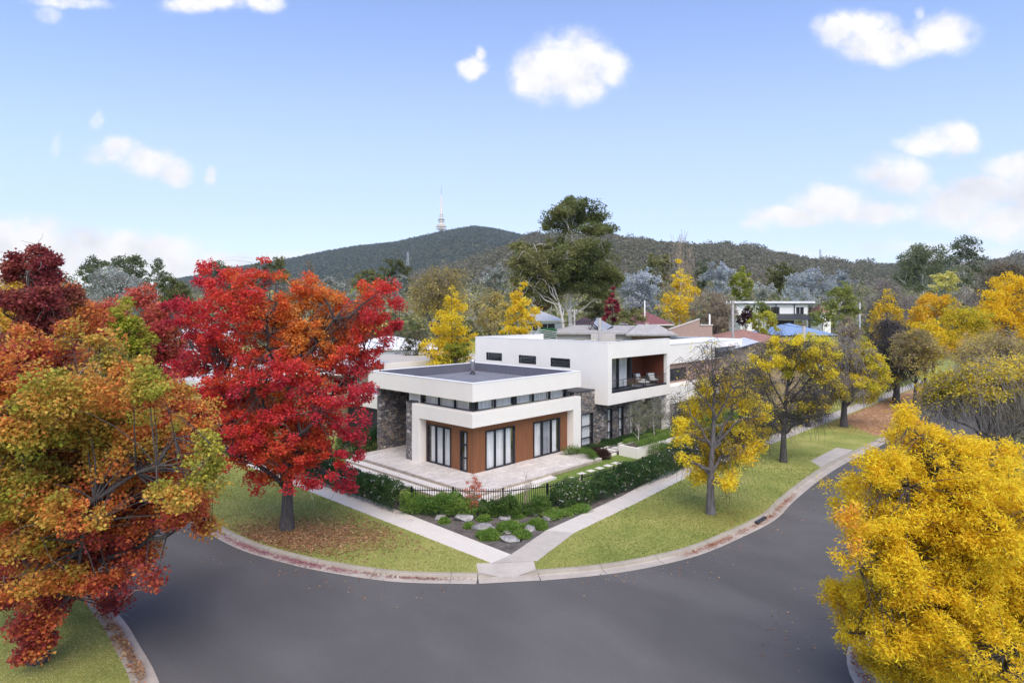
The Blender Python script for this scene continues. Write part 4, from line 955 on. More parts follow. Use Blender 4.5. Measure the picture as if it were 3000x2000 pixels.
# the big mixed tree in the left foreground
LT = gp(112, 1935)
LPAL = [(.32, .05, .055), (.46, .08, .06), (.60, .15, .055), (.68, .25, .06), (.66, .36, .08), (.54, .38, .07), (.42, .37, .06), (.32, .35, .045), (.50, .42, .07)]
def left_col(P, val, rng):
    x = np.clip((P[:, 0] + 15.5) / 6.5, -.3, 1.1); low = np.clip((3.6 - P[:, 2]) / 2.5, 0, 1)
    n = SN(np.random.default_rng(3), .9)(P)
    return np.clip(.12 + .52 * x - .22 * low + (val - .5) * 1.25 + .12 * n + rng.normal(size=len(P)) * .09, 0, .99)
LL = [(185, 985, 50, 36), (300, 1000, 46, 40), (415, 1050, 50, 42), (90, 990, 40, 30), (170, 1030, 60, 34), (50, 1040, 70, 40), (250, 1050, 50, 34), (320, 1090, 60, 50), (120, 1080, 110, 80), (0, 1120, 110, 90), (430, 1130, 60, 50), (510, 1120, 40, 34), (220, 1150, 110, 80), (350, 1180, 110, 80), (480, 1190, 90, 70),
      (570, 1230, 70, 60), (100, 1230, 120, 90), (0, 1300, 120, 90), (260, 1290, 120, 80), (400, 1300, 120, 70), (530, 1320, 90, 60), (610, 1330, 45, 60), (600, 1400, 45, 45), (520, 1420, 90, 50), (430, 1410, 90, 50),
      (150, 1370, 120, 80), (40, 1440, 120, 80), (300, 1400, 100, 60), (220, 1480, 110, 60), (100, 1540, 120, 60), (330, 1520, 90, 45), (540, 1505, 70, 30), (600, 1540, 32, 24), (350, 1610, 90, 48), (410, 1640, 50, 42), (240, 1620, 110, 60),
      (60, 1640, 110, 60), (150, 1700, 110, 45), (20, 1720, 70, 50), (320, 1700, 80, 28), (425, 1700, 35, 22), (330, 1770, 34, 26), (385, 1745, 22, 14), (170, 1760, 60, 30), (560, 1465, 60, 36), (470, 1500, 60, 30), (520, 1440, 70, 40), (60, 1830, 36, 16), (110, 1830, 42, 40, -.6), (95, 1895, 38, 34, -.6), (120, 1780, 50, 40, -.5), (100, 1850, 40, 30, -.7), (85, 1910, 30, 26, -.7), (130, 1880, 34, 30, -.7), (110, 1800, 46, 34, -.6), (100, 1870, 40, 34, -.6), (150, 1220, 210, 170, 0), (380, 1270, 190, 150, 0), (230, 1500, 220, 120, 0), (80, 1450, 180, 200, 0)]
tree('liquidambar', 'large tree in the left foreground turning maroon, orange and olive green', 'tree', LT, lobes_of(LL, LT[1], 6, 1.5), LPAL,
     nclump=1650, rc=.34, per=140, leaf=(.095, .08), trunk=.23, fork=.2, limbs=18, seed=8, colf=left_col, hollow=.35, twigs=200, twl=.8, twmat='twig_grey', jit=.28, trunk_top=8.0)
# row of street trees beyond it
def street(label, base, L, pal, seed, colf=None, n=240, rc=.5, per=80, leaf=(.17, .14), trunk=.28, cat='tree', name='liquidambar', **kw):
    return tree(name, label, cat, base, L, pal, nclump=n, rc=rc, per=per, leaf=leaf, trunk=trunk, seed=seed, colf=colf, **kw)
b = loc(-20.6, 4.2)
street('tall dark maroon tree rising above the left edge behind the foreground tree', b, lobes_of([(45, 772, 26, 26, 0), (118, 752, 30, 26, 0), (125, 790, 42, 40, 0), (35, 812, 28, 22), (130, 830, 48, 36), (95, 880, 85, 34), (195, 880, 30, 34), (120, 940, 60, 50), (105, 1010, 70, 60), (20, 1020, 50, 40), (60, 1100, 100, 60)], b[1], 1, .8),
       [(.20, .03, .04), (.28, .05, .055), (.34, .09, .06), (.38, .17, .07), (.50, .26, .09)], 21, n=460, rc=.34, per=90, leaf=(.12, .10), twigs=120, twmat='twig_grey')
b = loc(-11.6, 19)
street('yellow-green spire-topped tree between the maroon tree and the red tree', b, lobes_of([(370, 925, 30, 50, 0), (345, 905, 14, 22, 0), (385, 985, 50, 55, 0), (365, 1050, 60, 60), (400, 1120, 70, 60), (330, 1160, 60, 60)], b[1], 2, .7),
       [(.10, .14, .015), (.20, .25, .02), (.34, .36, .03), (.42, .38, .05), (.35, .2, .05)], 22, n=130, rc=.6, per=95, leaf=(.22, .18), trunk=.2)
PINK = [(.36, .03, .05), (.5, .06, .07), (.55, .12, .08), (.58, .2, .06), (.5, .28, .12)]
b = loc(-11.8, 27)
street('pinkish red tree just left of the big red tree, behind the yellow-green one', b, lobes_of([(425, 890, 50, 50, 0), (470, 930, 50, 50), (445, 960, 60, 60), (470, 1010, 60, 60), (500, 1070, 60, 60), (400, 1040, 60, 60)], b[1], 3), PINK, 23, n=120, rc=.7, per=75, leaf=(.26, .22))
b = loc(-12, 41)
street('salmon pink tree further along the left street', b, lobes_of([(260, 905, 40, 35), (320, 890, 24, 40, 0), (200, 915, 60, 50), (290, 925, 60, 50), (230, 950, 70, 60), (300, 980, 60, 60), (250, 1040, 90, 60)], b[1], 4), PINK, 24, n=110, rc=.9, per=75, leaf=(.32, .26))
b = loc(-21, 30)
street('amber yellow tree at the left edge behind the maroon tree', b, lobes_of([(30, 870, 60, 40), (70, 910, 70, 50), (0, 930, 80, 60), (60, 970, 80, 60)], b[1], 5), [(.45, .28, .04), (.6, .38, .05), (.62, .3, .06), (.4, .36, .05)], 25, n=110, rc=.7, per=75, leaf=(.26, .22))
b = loc(-20.8, 18)
street('orange and pink tree partly hidden behind the dark maroon tree', b, lobes_of([(200, 890, 34, 55), (250, 930, 50, 50), (150, 930, 50, 50), (190, 960, 60, 60), (230, 1020, 60, 60), (160, 1060, 80, 60)], b[1], 6), [(.45, .08, .07), (.55, .14, .06), (.6, .24, .05), (.5, .3, .08)], 26, n=110, rc=.6, per=75, leaf=(.22, .18))

# the golden tree in the right foreground
GT = (12.4, 15.2, 0)
GPAL = [(.52, .42, .04), (.80, .55, .03), (.93, .63, .03), (.95, .67, .035), (.94, .60, .04), (.86, .37, .07)]
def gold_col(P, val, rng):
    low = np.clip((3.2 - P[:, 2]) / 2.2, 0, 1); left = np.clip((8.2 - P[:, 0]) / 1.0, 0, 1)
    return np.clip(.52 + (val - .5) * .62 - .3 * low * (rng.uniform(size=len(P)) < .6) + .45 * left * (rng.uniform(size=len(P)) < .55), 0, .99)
GL = [(2650, 1225, 30, 40, 0), (2680, 1290, 70, 60), (2600, 1370, 70, 60), (2780, 1300, 80, 50), (2860, 1320, 70, 50), (2960, 1330, 60, 45), (2700, 1400, 110, 80), (2540, 1440, 70, 60), (2850, 1430, 120, 80), (2500, 1530, 60, 55), (2620, 1520, 110, 80),
      (2760, 1560, 120, 90), (2900, 1560, 120, 90), (2500, 1620, 50, 40), (2600, 1640, 100, 70), (2470, 1740, 60, 50), (2560, 1780, 90, 60), (2700, 1700, 110, 70), (2850, 1700, 120, 80), (2970, 1680, 100, 120), (2500, 1830, 60, 50), (2640, 1860, 110, 70),
      (2780, 1830, 120, 80), (2920, 1850, 120, 100), (2600, 1950, 90, 60), (2740, 1960, 130, 80), (2900, 1990, 130, 90), (3080, 1500, 120, 160), (3080, 1800, 120, 160), (2440, 1790, 30, 22, 0), (2600, 1600, 80, 80, -1.0), (2640, 1690, 70, 70, -1.0), (2560, 1560, 60, 50, -.6), (2740, 1480, 250, 200, 0), (2720, 1760, 230, 180, 0), (2900, 1650, 200, 250, 0)]
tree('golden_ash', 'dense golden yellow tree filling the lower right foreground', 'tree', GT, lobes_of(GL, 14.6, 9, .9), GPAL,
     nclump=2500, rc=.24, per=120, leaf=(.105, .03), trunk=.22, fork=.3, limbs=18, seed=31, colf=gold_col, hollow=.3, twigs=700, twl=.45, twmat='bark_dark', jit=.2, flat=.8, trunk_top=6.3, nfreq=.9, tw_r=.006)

# weeping street trees on the right-hand verge
YP = [(.50, .48, .05), (.76, .62, .05), (.90, .68, .04), (.92, .66, .05), (.86, .54, .07)]
y1 = gp(2082, 1505)
L1 = lobes_of([(2060, 1010, 55, 38), (2110, 1040, 60, 45), (2030, 1090, 60, 45), (2150, 1090, 60, 50), (2080, 1100, 80, 60), (2200, 1120, 50, 50), (1995, 1165, 50, 36)], y1[1], 12, .8)
L2 = lobes_of([(2000, 1220, 45, 35), (2060, 1180, 70, 50), (2150, 1150, 60, 40), (2215, 1190, 45, 45), (2010, 1260, 50, 40), (2080, 1270, 70, 50), (2150, 1270, 55, 45), (1985, 1335, 30, 26), (2050, 1330, 55, 35), (2120, 1340, 55, 38), (2170, 1325, 45, 30),
               (2060, 1385, 42, 24), (2130, 1395, 42, 24), (2135, 1445, 18, 14, 0), (2235, 1290, 28, 22), (2120, 1120, 40, 30), (2055, 1120, 35, 26)], y1[1], 13, .8)
def two_part(name, label, base, bare, leafy, pal, seed, leaf=(.13, .05), n_leafy=150, per=75, rc=.34, tw=2400, trunk=.28, fork=.25, limbs=14, twr=.011, twl=1.0, bark='bark_grey', twmat='twig_grey', per_bare=2, group=None):
    """one street tree: a leafless weeping top and leafy lower growth, one trunk, one crown"""
    rng = np.random.default_rng(seed)
    r = tree(name, label, 'tree', base, bare + leafy, pal, nclump=int(n_leafy * 1.5), rc=rc, per=0, trunk=trunk, seed=seed, twigs=tw, twl=twl, twdroop=.8, twmat=twmat, hollow=.3, bark=bark, tw_r=twr, fork=fork, limbs=limbs, group=group)
    LB = np.array(leafy); w = (LB[:, 3] * LB[:, 4] * LB[:, 5]) ** .7; w /= w.sum(); nb = n_leafy
    li = rng.choice(len(LB), nb, p=w); d = unit(rng.normal(size=(nb, 3))); K = LB[li, :3] + d * (rng.uniform(.2, 1, nb) ** .5)[:, None] * LB[li, 3:6]
    if per_bare:
        LBb = np.array(bare); li = rng.choice(len(LBb), nb, p=None); K2_ = LBb[li, :3] + unit(rng.normal(size=(nb, 3))) * (rng.uniform(.1, 1, nb) ** .5)[:, None] * LBb[li, 3:6]
        K = np.concatenate([K, K2_]); npc = np.concatenate([rng.poisson(per, nb), rng.poisson(per_bare, nb)])
    else: npc = rng.poisson(per, nb)
    ci = np.repeat(np.arange(len(K)), npc); tot = len(ci)
    P = K[ci] + unit(rng.normal(size=(tot, 3))) * (rng.uniform(0, 1, tot) ** .5 * rc)[:, None] * np.array([1, 1, .6]); P[:, 2] -= .3 * rng.uniform(0, 1, tot) ** 2
    val = .5 + .25 * SN(rng, .7)(P) + .12 * rng.normal(size=len(K))[ci]
    V, Q = leaves(P - np.array(base), leaf[0], leaf[1], rng, up=.6, droop=.5)
    quads_mesh('crown', V, Q, 'leaf', palette(val, pal, rng, .22), r)
    return r
two_part('robinia', 'half bare street tree with yellow leaf clumps nearest the bend on the right verge', y1, L1, L2, YP, 41, n_leafy=150, per=125, tw=1900, trunk=.20, per_bare=1, twmat='bark_dark', rc=.36, leaf=(.14, .06), bark='bark_grey')
# shoulder behind it: thin brown tree against the neighbour
yb = gp(2200, 1372)
two_part('robinia', 'thin brownish street tree just behind the first half bare one', gp(2205, 1300), lobes_of([(2180, 1040, 60, 40), (2230, 1060, 50, 40), (2190, 1110, 70, 50), (2250, 1150, 50, 50)], 46, 14), lobes_of([(2170, 1090, 50, 40), (2240, 1110, 50, 40), (2190, 1180, 50, 50), (2240, 1240, 60, 40), (2260, 1200, 40, 30)], 46, 15),
         YP, 42, n_leafy=90, per=45, rc=.45, leaf=(.17, .08), tw=1500, trunk=.2, twr=.016)
y2 = gp(2295, 1352)
two_part('robinia', 'yellow topped street tree with dark weeping twigs, second along the right verge', y2, lobes_of([(2290, 1160, 70, 50), (2340, 1140, 60, 60), (2390, 1120, 50, 60), (2260, 1210, 60, 40), (2330, 1220, 70, 40), (2380, 1200, 50, 40)], y2[1], 16),
         lobes_of([(2300, 1003, 66, 24), (2370, 1012, 60, 24), (2425, 1040, 50, 28), (2300, 1030, 60, 28), (2250, 1050, 45, 24), (2350, 1040, 50, 28), (2380, 1060, 50, 26), (2330, 1080, 70, 30), (2220, 1100, 34, 34), (2200, 1160, 24, 30), (2420, 1100, 36, 28), (2380, 1180, 50, 26), (2340, 1190, 40, 20)], y2[1], 17), YP, 43, n_leafy=95, per=130, rc=.40, leaf=(.17, .08), tw=2600, trunk=.22, twr=.014, twmat='bark_dark', per_bare=3, bark='bark_dark')
y2b = gp(2368, 1250)
two_part('robinia', 'small trunked twiggy street tree by the far end of the right footpath', y2b, lobes_of([(2370, 1150, 45, 50), (2400, 1120, 40, 40)], y2b[1], 18), lobes_of([(2390, 1180, 34, 24), (2420, 1160, 30, 26)], y2b[1], 19), YP, 44, n_leafy=50, per=50, rc=.5, leaf=(.2, .1), tw=900, trunk=.2, twr=.018, bark='bark_dark')
y3 = gp(2473, 1250)
two_part('robinia', 'thick trunked yellow and green street tree third along the right verge', y3, lobes_of([(2480, 1010, 60, 50), (2520, 1060, 60, 50), (2440, 1100, 50, 40)], y3[1], 20),
         lobes_of([(2460, 1030, 50, 24), (2545, 1045, 40, 28), (2575, 1100, 30, 36), (2440, 1040, 40, 30), (2530, 1010, 30, 30), (2480, 1080, 60, 36), (2420, 1120, 40, 36), (2500, 1130, 56, 36), (2550, 1140, 30, 40), (2460, 1160, 50, 26), (2560, 1080, 30, 30)], y3[1], 21), [(.30, .34, .04), (.56, .50, .04), (.84, .64, .04), (.9, .62, .05)], 45, n_leafy=120, per=130, rc=.5, leaf=(.2, .10), tw=2200, trunk=.29, twr=.018, bark='bark_dark', fork=.3)
y4 = gp(2625, 1180)
two_part('elm', 'dark leafless street tree with a dense black crown at the leaf covered ground', y4, lobes_of([(2600, 960, 50, 40), (2640, 1000, 60, 50), (2600, 1050, 60, 50), (2650, 1070, 50, 50), (2560, 1030, 40, 50)], y4[1], 22), lobes_of([(2560, 1100, 40, 26), (2600, 1110, 40, 20), (2690, 1050, 30, 30)], y4[1], 23),
         YP, 46, n_leafy=40, per=40, rc=.7, leaf=(.25, .12), tw=4200, trunk=.36, twr=.022, twmat='bark_dark', bark='bark_dark', twl=1.3, per_bare=1)
y5 = (24.4, 31.5, 0)
two_part('elm', 'wide dark twiggy tree with sparse yellow leaves across the road behind the golden tree', y5, lobes_of([(2760, 1170, 70, 50), (2850, 1150, 90, 60), (2950, 1140, 90, 60), (2990, 1170, 90, 60), (3050, 1150, 80, 90)], 32, 24),
         lobes_of([(2790, 1110, 60, 34), (2880, 1090, 70, 34), (2960, 1080, 70, 40), (2740, 1150, 45, 34), (2860, 1140, 70, 34), (2980, 1120, 60, 40), (3050, 1110, 60, 50)], 32, 25), [(.25, .22, .05), (.5, .42, .05), (.74, .56, .05), (.8, .58, .08)], 47, n_leafy=330, per=44, rc=.5, leaf=(.13, .08), tw=4200, trunk=.24, twr=.012, twmat='twig_grey', bark='bark_dark', twl=1.3, per_bare=5, fork=.35)
# garden saplings and olives
sp_ = gp(1388, 1516)
tree('crepe_myrtle', 'small upright sapling with coral red leaves in front of the corner fence', 'tree', sp_, lobes_of([(1370, 1440, 12, 22, 0), (1405, 1435, 14, 24, 0), (1386, 1470, 16, 24, 0), (1388, 1420, 26, 20, 0)], sp_[1], 31, .2), [(.5, .09, .05), (.62, .16, .08), (.66, .24, .14)],
     nclump=46, rc=.13, per=26, leaf=(.075, .045), trunk=.022, fork=.05, limbs=7, seed=51, twigs=70, twl=.35, twdroop=0, bark='twig_brown', tw_r=.006, stems=3)
for k, (u, v, h, lab) in enumerate(((1538, 1500, 105, 'bare thin sapling with upright twigs in front of the fence, right of the red one'), (1456, 1512, 70, 'short bare sapling between the red one and the taller bare sapling'))):
    b = gp(u, v)
    tree('bare_sapling', lab, 'tree', b, lobes_of([(u, v - h * .55, 12, h * .3, 0), (u + 8, v - h * .85, 16, h * .2, 0)], b[1], 33 + k, .2), [(.25, .2, .06), (.3, .15, .08)], nclump=26, rc=.12, per=3, leaf=(.06, .03), trunk=.018, fork=.05, limbs=7, seed=52 + k, twigs=60, twl=.4, twdroop=-.3, bark='twig_brown', tw_r=.006, stems=3)
OLV = [(0.135, 0.15, 0.083), (0.225, 0.24, 0.135), (0.345, 0.36, 0.225), (0.48, 0.48, 0.33)]
for k, (u, v, top, wid, lab) in enumerate(((1870, 1300, 1178, 36, 'grey-green young olive tree nearest the corner of the planter box'), (1916, 1284, 1165, 34, 'grey-green young olive tree second in the planter box'), (1964, 1272, 1170, 28, 'thin grey young olive tree third in the planter box'))):
    b = gp(u, v, .85); Y = b[1]
    tree('olive_tree', lab, 'tree', b, lobes_of([(u, (v + top) / 2 + 8, wid * .8, 26, 0), (u - wid * .4, top + 40, wid * .6, 26, 0), (u + wid * .4, top + 36, wid * .6, 26, 0), (u, top + 14, wid * .5, 18, 0)], Y, 36 + k, .3), OLV, nclump=90 if k < 2 else 40, rc=.24, per=44 if k < 2 else 14, leaf=(.085, .028), trunk=.04, fork=.12, limbs=7, seed=56 + k, twigs=260, twl=.5, twdroop=-.25, bark='bark_pale', twmat='twig_grey', tw_r=.006)

# ================================================================== TERRAIN AND THE WOODED HILLS
def prof(pts):
    xs = [p[0] for p in pts]; ys = [p[1] for p in pts]
    return lambda u: np.interp(u, xs, ys)
R1 = prof([(-4000, 870), (-1500, 870), (0, 850), (500, 832), (700, 818), (1000, 826), (1150, 812), (1300, 782), (1450, 737), (1540, 704), (1610, 695), (1765, 695), (1852, 713), (2048, 729), (2130, 727), (2219, 738), (2334, 756), (2443, 776), (2600, 780), (2800, 780), (2920, 770), (3000, 755), (3400, 745), (5000, 800), (8000, 860)])
R2 = prof([(-4000, 880), (-1500, 875), (0, 865), (300, 850), (560, 818), (700, 792), (850, 768), (965, 746), (1041, 733), (1156, 721), (1233, 704), (1288, 693), (1345, 683), (1389, 677), (1437, 682), (1500, 694), (1540, 703), (1700, 742), (2000, 782), (2500, 832), (5000, 870), (8000, 880)])
D1, D2 = 950.0, 2400.0
def sm(x): x = np.clip(x, 0, 1); return x * x * (3 - 2 * x)
_tn = SN(np.random.default_rng(5), .012); _tn2 = SN(np.random.default_rng(6), .004)
def terr(X, Y):
    X = np.asarray(X, float); Y = np.asarray(Y, float); r = np.maximum(Y, 1.0); u = CX + FPX * X / np.maximum(Y, .25 * np.abs(X) + 1)
    h1 = (CZ + (HV - R1(u)) / FPX * D1) - 7; h2 = (CZ + (HV - R2(u)) / FPX * D2) - 7
    a = h1 * sm((r - 230) / (D1 - 230)) ** 1.1
    a = np.where(r > D1, h1 * (1 - .55 * sm((r - D1) / 500)), a)
    b = np.where(r > D1, h2 * sm((r - D1) / (D2 - D1)) ** 1.0, 0)
    b = np.where(r > D2, h2 * (1 - .4 * sm((r - D2) / 900)), b)
    P = np.stack([X, Y, 0 * X], -1)
    rough = (_tn(P.reshape(-1, 3)).reshape(X.shape) * 3.5 + _tn2(P.reshape(-1, 3)).reshape(X.shape) * 9) * sm((r - 300) / 500) * (1 - np.exp(-((r - D1) / 90) ** 2)) * (1 - np.exp(-((r - D2) / 150) ** 2))
    return -.22 + np.maximum(a, b) + rough * (np.maximum(a, b) > 4)
rows = np.concatenate([np.array([-400, -120, -40]), np.linspace(0, 220, 10), np.linspace(250, 950, 40), np.linspace(980, 2400, 50), np.linspace(2500, 4200, 10)])
tt = np.linspace(-1.55, 1.55, 190)
X = np.tan(tt * .62)[None, :] * 1.0 * (np.maximum(rows, 0)[:, None] + 260)
Yg = np.repeat(rows[:, None], len(tt), 1); Z = np.where(Yg < 200, -.22, terr(X, Yg))
idx = np.arange(X.size).reshape(X.shape)
Qg = np.stack([idx[:-1, :-1], idx[:-1, 1:], idx[1:, 1:], idx[1:, :-1]], -1).reshape(-1, 4)
g = quads_mesh('ground', np.stack([X, Yg, Z], -1).reshape(-1, 3), Qg, 'far_ground', None, None, smooth=True); g['kind'] = 'structure'

def forest(name, label, n, ymin, ymax, umin, umax, size, lpq, lsz, pal, seed, cond=None):
    rng = np.random.default_rng(seed)
    Y = np.sqrt(rng.uniform(ymin ** 2, ymax ** 2, n)) if ymax / ymin < 6 else np.exp(rng.uniform(np.log(ymin), np.log(ymax), n)); u = rng.uniform(umin, umax, n); X = (u - CX) / FPX * Y
    if cond is not None: k = cond(u, Y); X, Y, u = X[k], Y[k], u[k]
    n = len(X); Z = terr(X, Y); s = size * rng.uniform(.55, 1.25, n)
    d = unit(rng.normal(size=(n, lpq, 3))); d[:, :, 2] = np.abs(d[:, :, 2]) * 1.0
    rr = rng.uniform(.4, 1, (n, lpq, 1)) ** .5
    P = np.stack([X, Y, Z], -1)[:, None] + d * rr * s[:, None, None] * np.array([.55, .55, .55]) + np.array([0, 0, 1.]) * (s * rng.uniform(.2, .5, n))[:, None, None]
    val = np.repeat((.5 + .25 * rng.normal(size=n) + .15 * _tn2(np.stack([X, Y, 0 * X], -1)))[:, None], lpq, 1).ravel() + rng.normal(size=n * lpq) * .1
    V, Q = leaves(P.reshape(-1, 3), lsz, lsz * .9, rng, up=1.2)
    o = quads_mesh(name, V, Q, 'leaf', palette(val, pal, rng, .2), None); o['kind'] = 'stuff'; o['label'] = label; return o
FP = [(.13, .14, .085), (.17, .17, .10), (.22, .205, .13), (.27, .235, .165), (.25, .25, .21)]
forest('forest', 'dense dark eucalypt forest covering the distant hill', 42000, 1250, 2600, 500, 1900, 10, 8, 4.2, [(.10, .13, .10), (.13, .16, .12), (.17, .19, .14)], 61)
forest('forest', 'brownish green bushland on the long ridge to the right', 40000, 480, 1010, -300, 3300, 7.5, 12, 2.3, FP, 62)
forest('woodland', 'mixed tree canopy filling the suburb below the ridge', 5200, 190, 520, -300, 3300, 11, 46, 1.7, [(.12, .14, .06), (.18, .20, .08), (.25, .25, .10), (.34, .29, .13), (.36, .37, .32), (.56, .48, .12)], 63)
forest('forest', 'uneven row of gums along the crest of the ridge', 1500, 900, 960, 1500, 3300, 15, 60, 2.2, FP, 64, cond=lambda u, Y: np.sin(u * .021) + np.sin(u * .057 + 1) + np.sin(u * .11) > .25)
# communications tower on the hill
def comms_tower():
    Y = D2 + 30; x, _, z0 = at(1293, 700, Y); u2m = Y / FPX
    t = thing('communications_tower', 'tall white telecommunications tower with ringed platforms on top of the hill', 'tower', (x, Y, z0))
    def zz(v): return (700 - v) * u2m
    MB().lathe([(9, -12), (8.4, zz(690)), (7.4, zz(672)), (6.4, zz(640)), (5.6, zz(630))], 20).build('shaft', 'tower_concrete', t, smooth=True)
    for v, r, h in ((671, 20, 4), (664, 21, 5), (660, 18, 3), (652, 9, 6), (648, 13, 4), (644, 13.5, 2.5), (641, 9, 1.5), (634, 7.5, 2.4), (629, 7, 2.2)):
        MB().lathe([(r * .6, zz(v) - h / 2), (r, zz(v) - h / 3), (r, zz(v) + h / 3), (r * .6, zz(v) + h / 2)], 24).build('platform', 'galv' if h < 3 else 'tower_concrete', t)
    MB().lathe([(5.4, zz(630)), (4.2, zz(600)), (3.3, zz(588)), (2.5, zz(574)), (2.0, zz(570))], 12).build('upper_mast', 'tower_concrete', t)
    MB().lathe([(1.3, zz(570)), (1.0, zz(556)), (.5, zz(546))], 8).build('antenna', 'galv', t)
comms_tower()
def pylon(u, vb, vt, Y, w, label):
    x, _, zb = at(u, vb, Y); h = (vb - vt) / FPX * Y; W_ = w / FPX * Y / 2; t = thing('lattice_pylon', label, 'pylon', (x, Y, zb), 0, 'lattice pylons')
    mb = MB(); th = max(.25, Y / FPX * .5)
    for sx in (-1, 1):
        for sy in (-1, 1): mb.beam((sx * W_, sy * W_, 0), (sx * W_ * .35, sy * W_ * .35, h), th)
    nseg = 6
    for k in range(nseg):
        f0, f1 = k / nseg, (k + 1) / nseg; w0 = W_ * (1 - .65 * f0); w1 = W_ * (1 - .65 * f1)
        for sy in (-1, 1): mb.beam((-w0, sy * w0, f0 * h), (w1, sy * w1, f1 * h), th * .6); mb.beam((w0, sy * w0, f0 * h), (-w1, sy * w1, f1 * h), th * .6)
    mb.build('lattice', 'galv', t)
    mb = MB()
    for f in (.72, .84, .95): mb.beam((-W_ * 1.5, 0, f * h), (W_ * 1.5, 0, f * h), th)
    mb.build('crossarm', 'galv', t)
pylon(1195, 778, 738, 900, 7, 'pale lattice pylon on the lower slope left of the tower')
pylon(2060, 745, 711, 930, 6, 'lattice pylon on the ridge line above the bare poplars')
pylon(2403, 768, 731, 930, 6, 'thin lattice mast on the right end of the ridge')

# ================================================================== TREES FARTHER OFF
OLIVE = [(.08, .095, .035), (.14, .15, .05), (.22, .22, .08), (.32, .29, .12)]
GUM = [(.10, .125, .045), (.17, .19, .06), (.27, .26, .09), (.42, .32, .12)]
DGUM = [(.075, .10, .055), (.12, .15, .075), (.19, .22, .11), (.28, .29, .16)]
SILV = [(.22, .24, .25), (.36, .39, .41), (.52, .56, .59), (.7, .74, .78)]
SILG = [(.16, .18, .15), (.28, .30, .26), (.42, .44, .40), (.58, .59, .56)]
BROWN = [(.16, .13, .05), (.27, .22, .08), (.40, .32, .11), (.62, .50, .12), (.84, .68, .16)]
YEL = [(.42, .36, .03), (.68, .52, .03), (.86, .62, .03), (.88, .64, .05)]
YGRN = [(0.128, 0.16, 0.032), (0.256, 0.288, 0.04), (0.448, 0.448, 0.048), (0.672, 0.608, 0.08)]
TWIG = [(.2, .17, .13), (.3, .25, .18), (.38, .32, .22), (.46, .38, .26)]
MAR = [(0.119, 0.02, 0.034), (0.238, 0.034, 0.051), (0.34, 0.051, 0.068), (0.476, 0.102, 0.102)]
GRN = [(0.068, 0.093, 0.025), (0.119, 0.153, 0.034), (0.204, 0.238, 0.051), (0.306, 0.323, 0.085)]
def ftree(label, u0, u1, vt, vb, Y, pal, seed, name='tree', shape='round', dens=1.25, twigs=0, bark='bark_dark', vbase=None, twmat='twig_brown', group='trees of the suburb', leafpx=1.9, extra=None, rc_k=.17, **kw):
    rng = np.random.default_rng(seed); uc = (u0 + u1) / 2; ru = (u1 - u0) / 2; rv = (vb - vt) / 2; vc = (vt + vb) / 2
    L = []
    if shape == 'round':
        for k in range(8):
            a = k / 8 * 6.283 + rng.uniform(0, .5); L.append((uc + math.cos(a) * ru * .52 * rng.uniform(.8, 1.1), vc - math.sin(a) * rv * .46 * rng.uniform(.8, 1.15), ru * rng.uniform(.36, .52), rv * rng.uniform(.36, .5)))
        L.append((uc, vc, ru * .55, rv * .6))
    elif shape == 'cone':
        for k in range(6):
            f = k / 5; w = ru * (.25 + .8 * math.sin(min(1, f * 1.15) * 1.7)); L.append((uc + rng.uniform(-.1, .1) * ru, vt + rv * 2 * (.1 + .8 * f), max(w * .8, ru * .2), rv * .3))
    elif shape == 'flame':
        for k in range(7):
            f = k / 6; w = ru * (.15 + .85 * math.sin(f * 2.2)); L.append((uc + rng.uniform(-.25, .25) * w, vt + rv * 2 * (.08 + .82 * f), max(w * .75, ru * .14), rv * .24))
    elif shape == 'dome':
        for k in range(9):
            a = math.pi * (k + .5) / 9; L.append((uc + math.cos(a) * ru * .62, vb - rv * .6 - math.sin(a) * rv * 1.0, ru * rng.uniform(.3, .42), rv * rng.uniform(.36, .5)))
        L += [(uc - ru * .3, vb - rv * .5, ru * .5, rv * .5), (uc + ru * .3, vb - rv * .5, ru * .5, rv * .5)]
    L = [(a_, b_, c_ * 1.16, d_ * 1.14) + tuple(r_) for a_, b_, c_, d_, *r_ in L]
    if extra: L += extra
    R_ = ru / FPX * Y; x, _, _ = at(uc, 0, Y); z0 = float(terr(x, Y)) if Y > 200 else 0.0
    lp = leafpx * Y / 614.0 * .9; area = ru * rv * 3.14 * (.3413 ** 2); n = area * 4.2 / (leafpx ** 2 * .42) * dens
    nc = int(np.clip(area / 14, 40, 260)); rc = R_ * rc_k * 1.15
    return tree(name, label, 'tree', (x, Y, z0), lobes_of(L, Y, seed, spread=R_ * .3), pal, nclump=nc, rc=rc, per=n / nc, leaf=(lp * 1.15, lp * .8), trunk=max(.18, R_ * .07), fork=.25, limbs=9, seed=seed, group=group, hollow=.5, twigs=twigs, twl=R_ * .3, twdroop=.1, bark=bark, twmat=twmat, tw_r=Y / 614 * .16, nfreq=1.6 / R_, jit=.22, **kw)
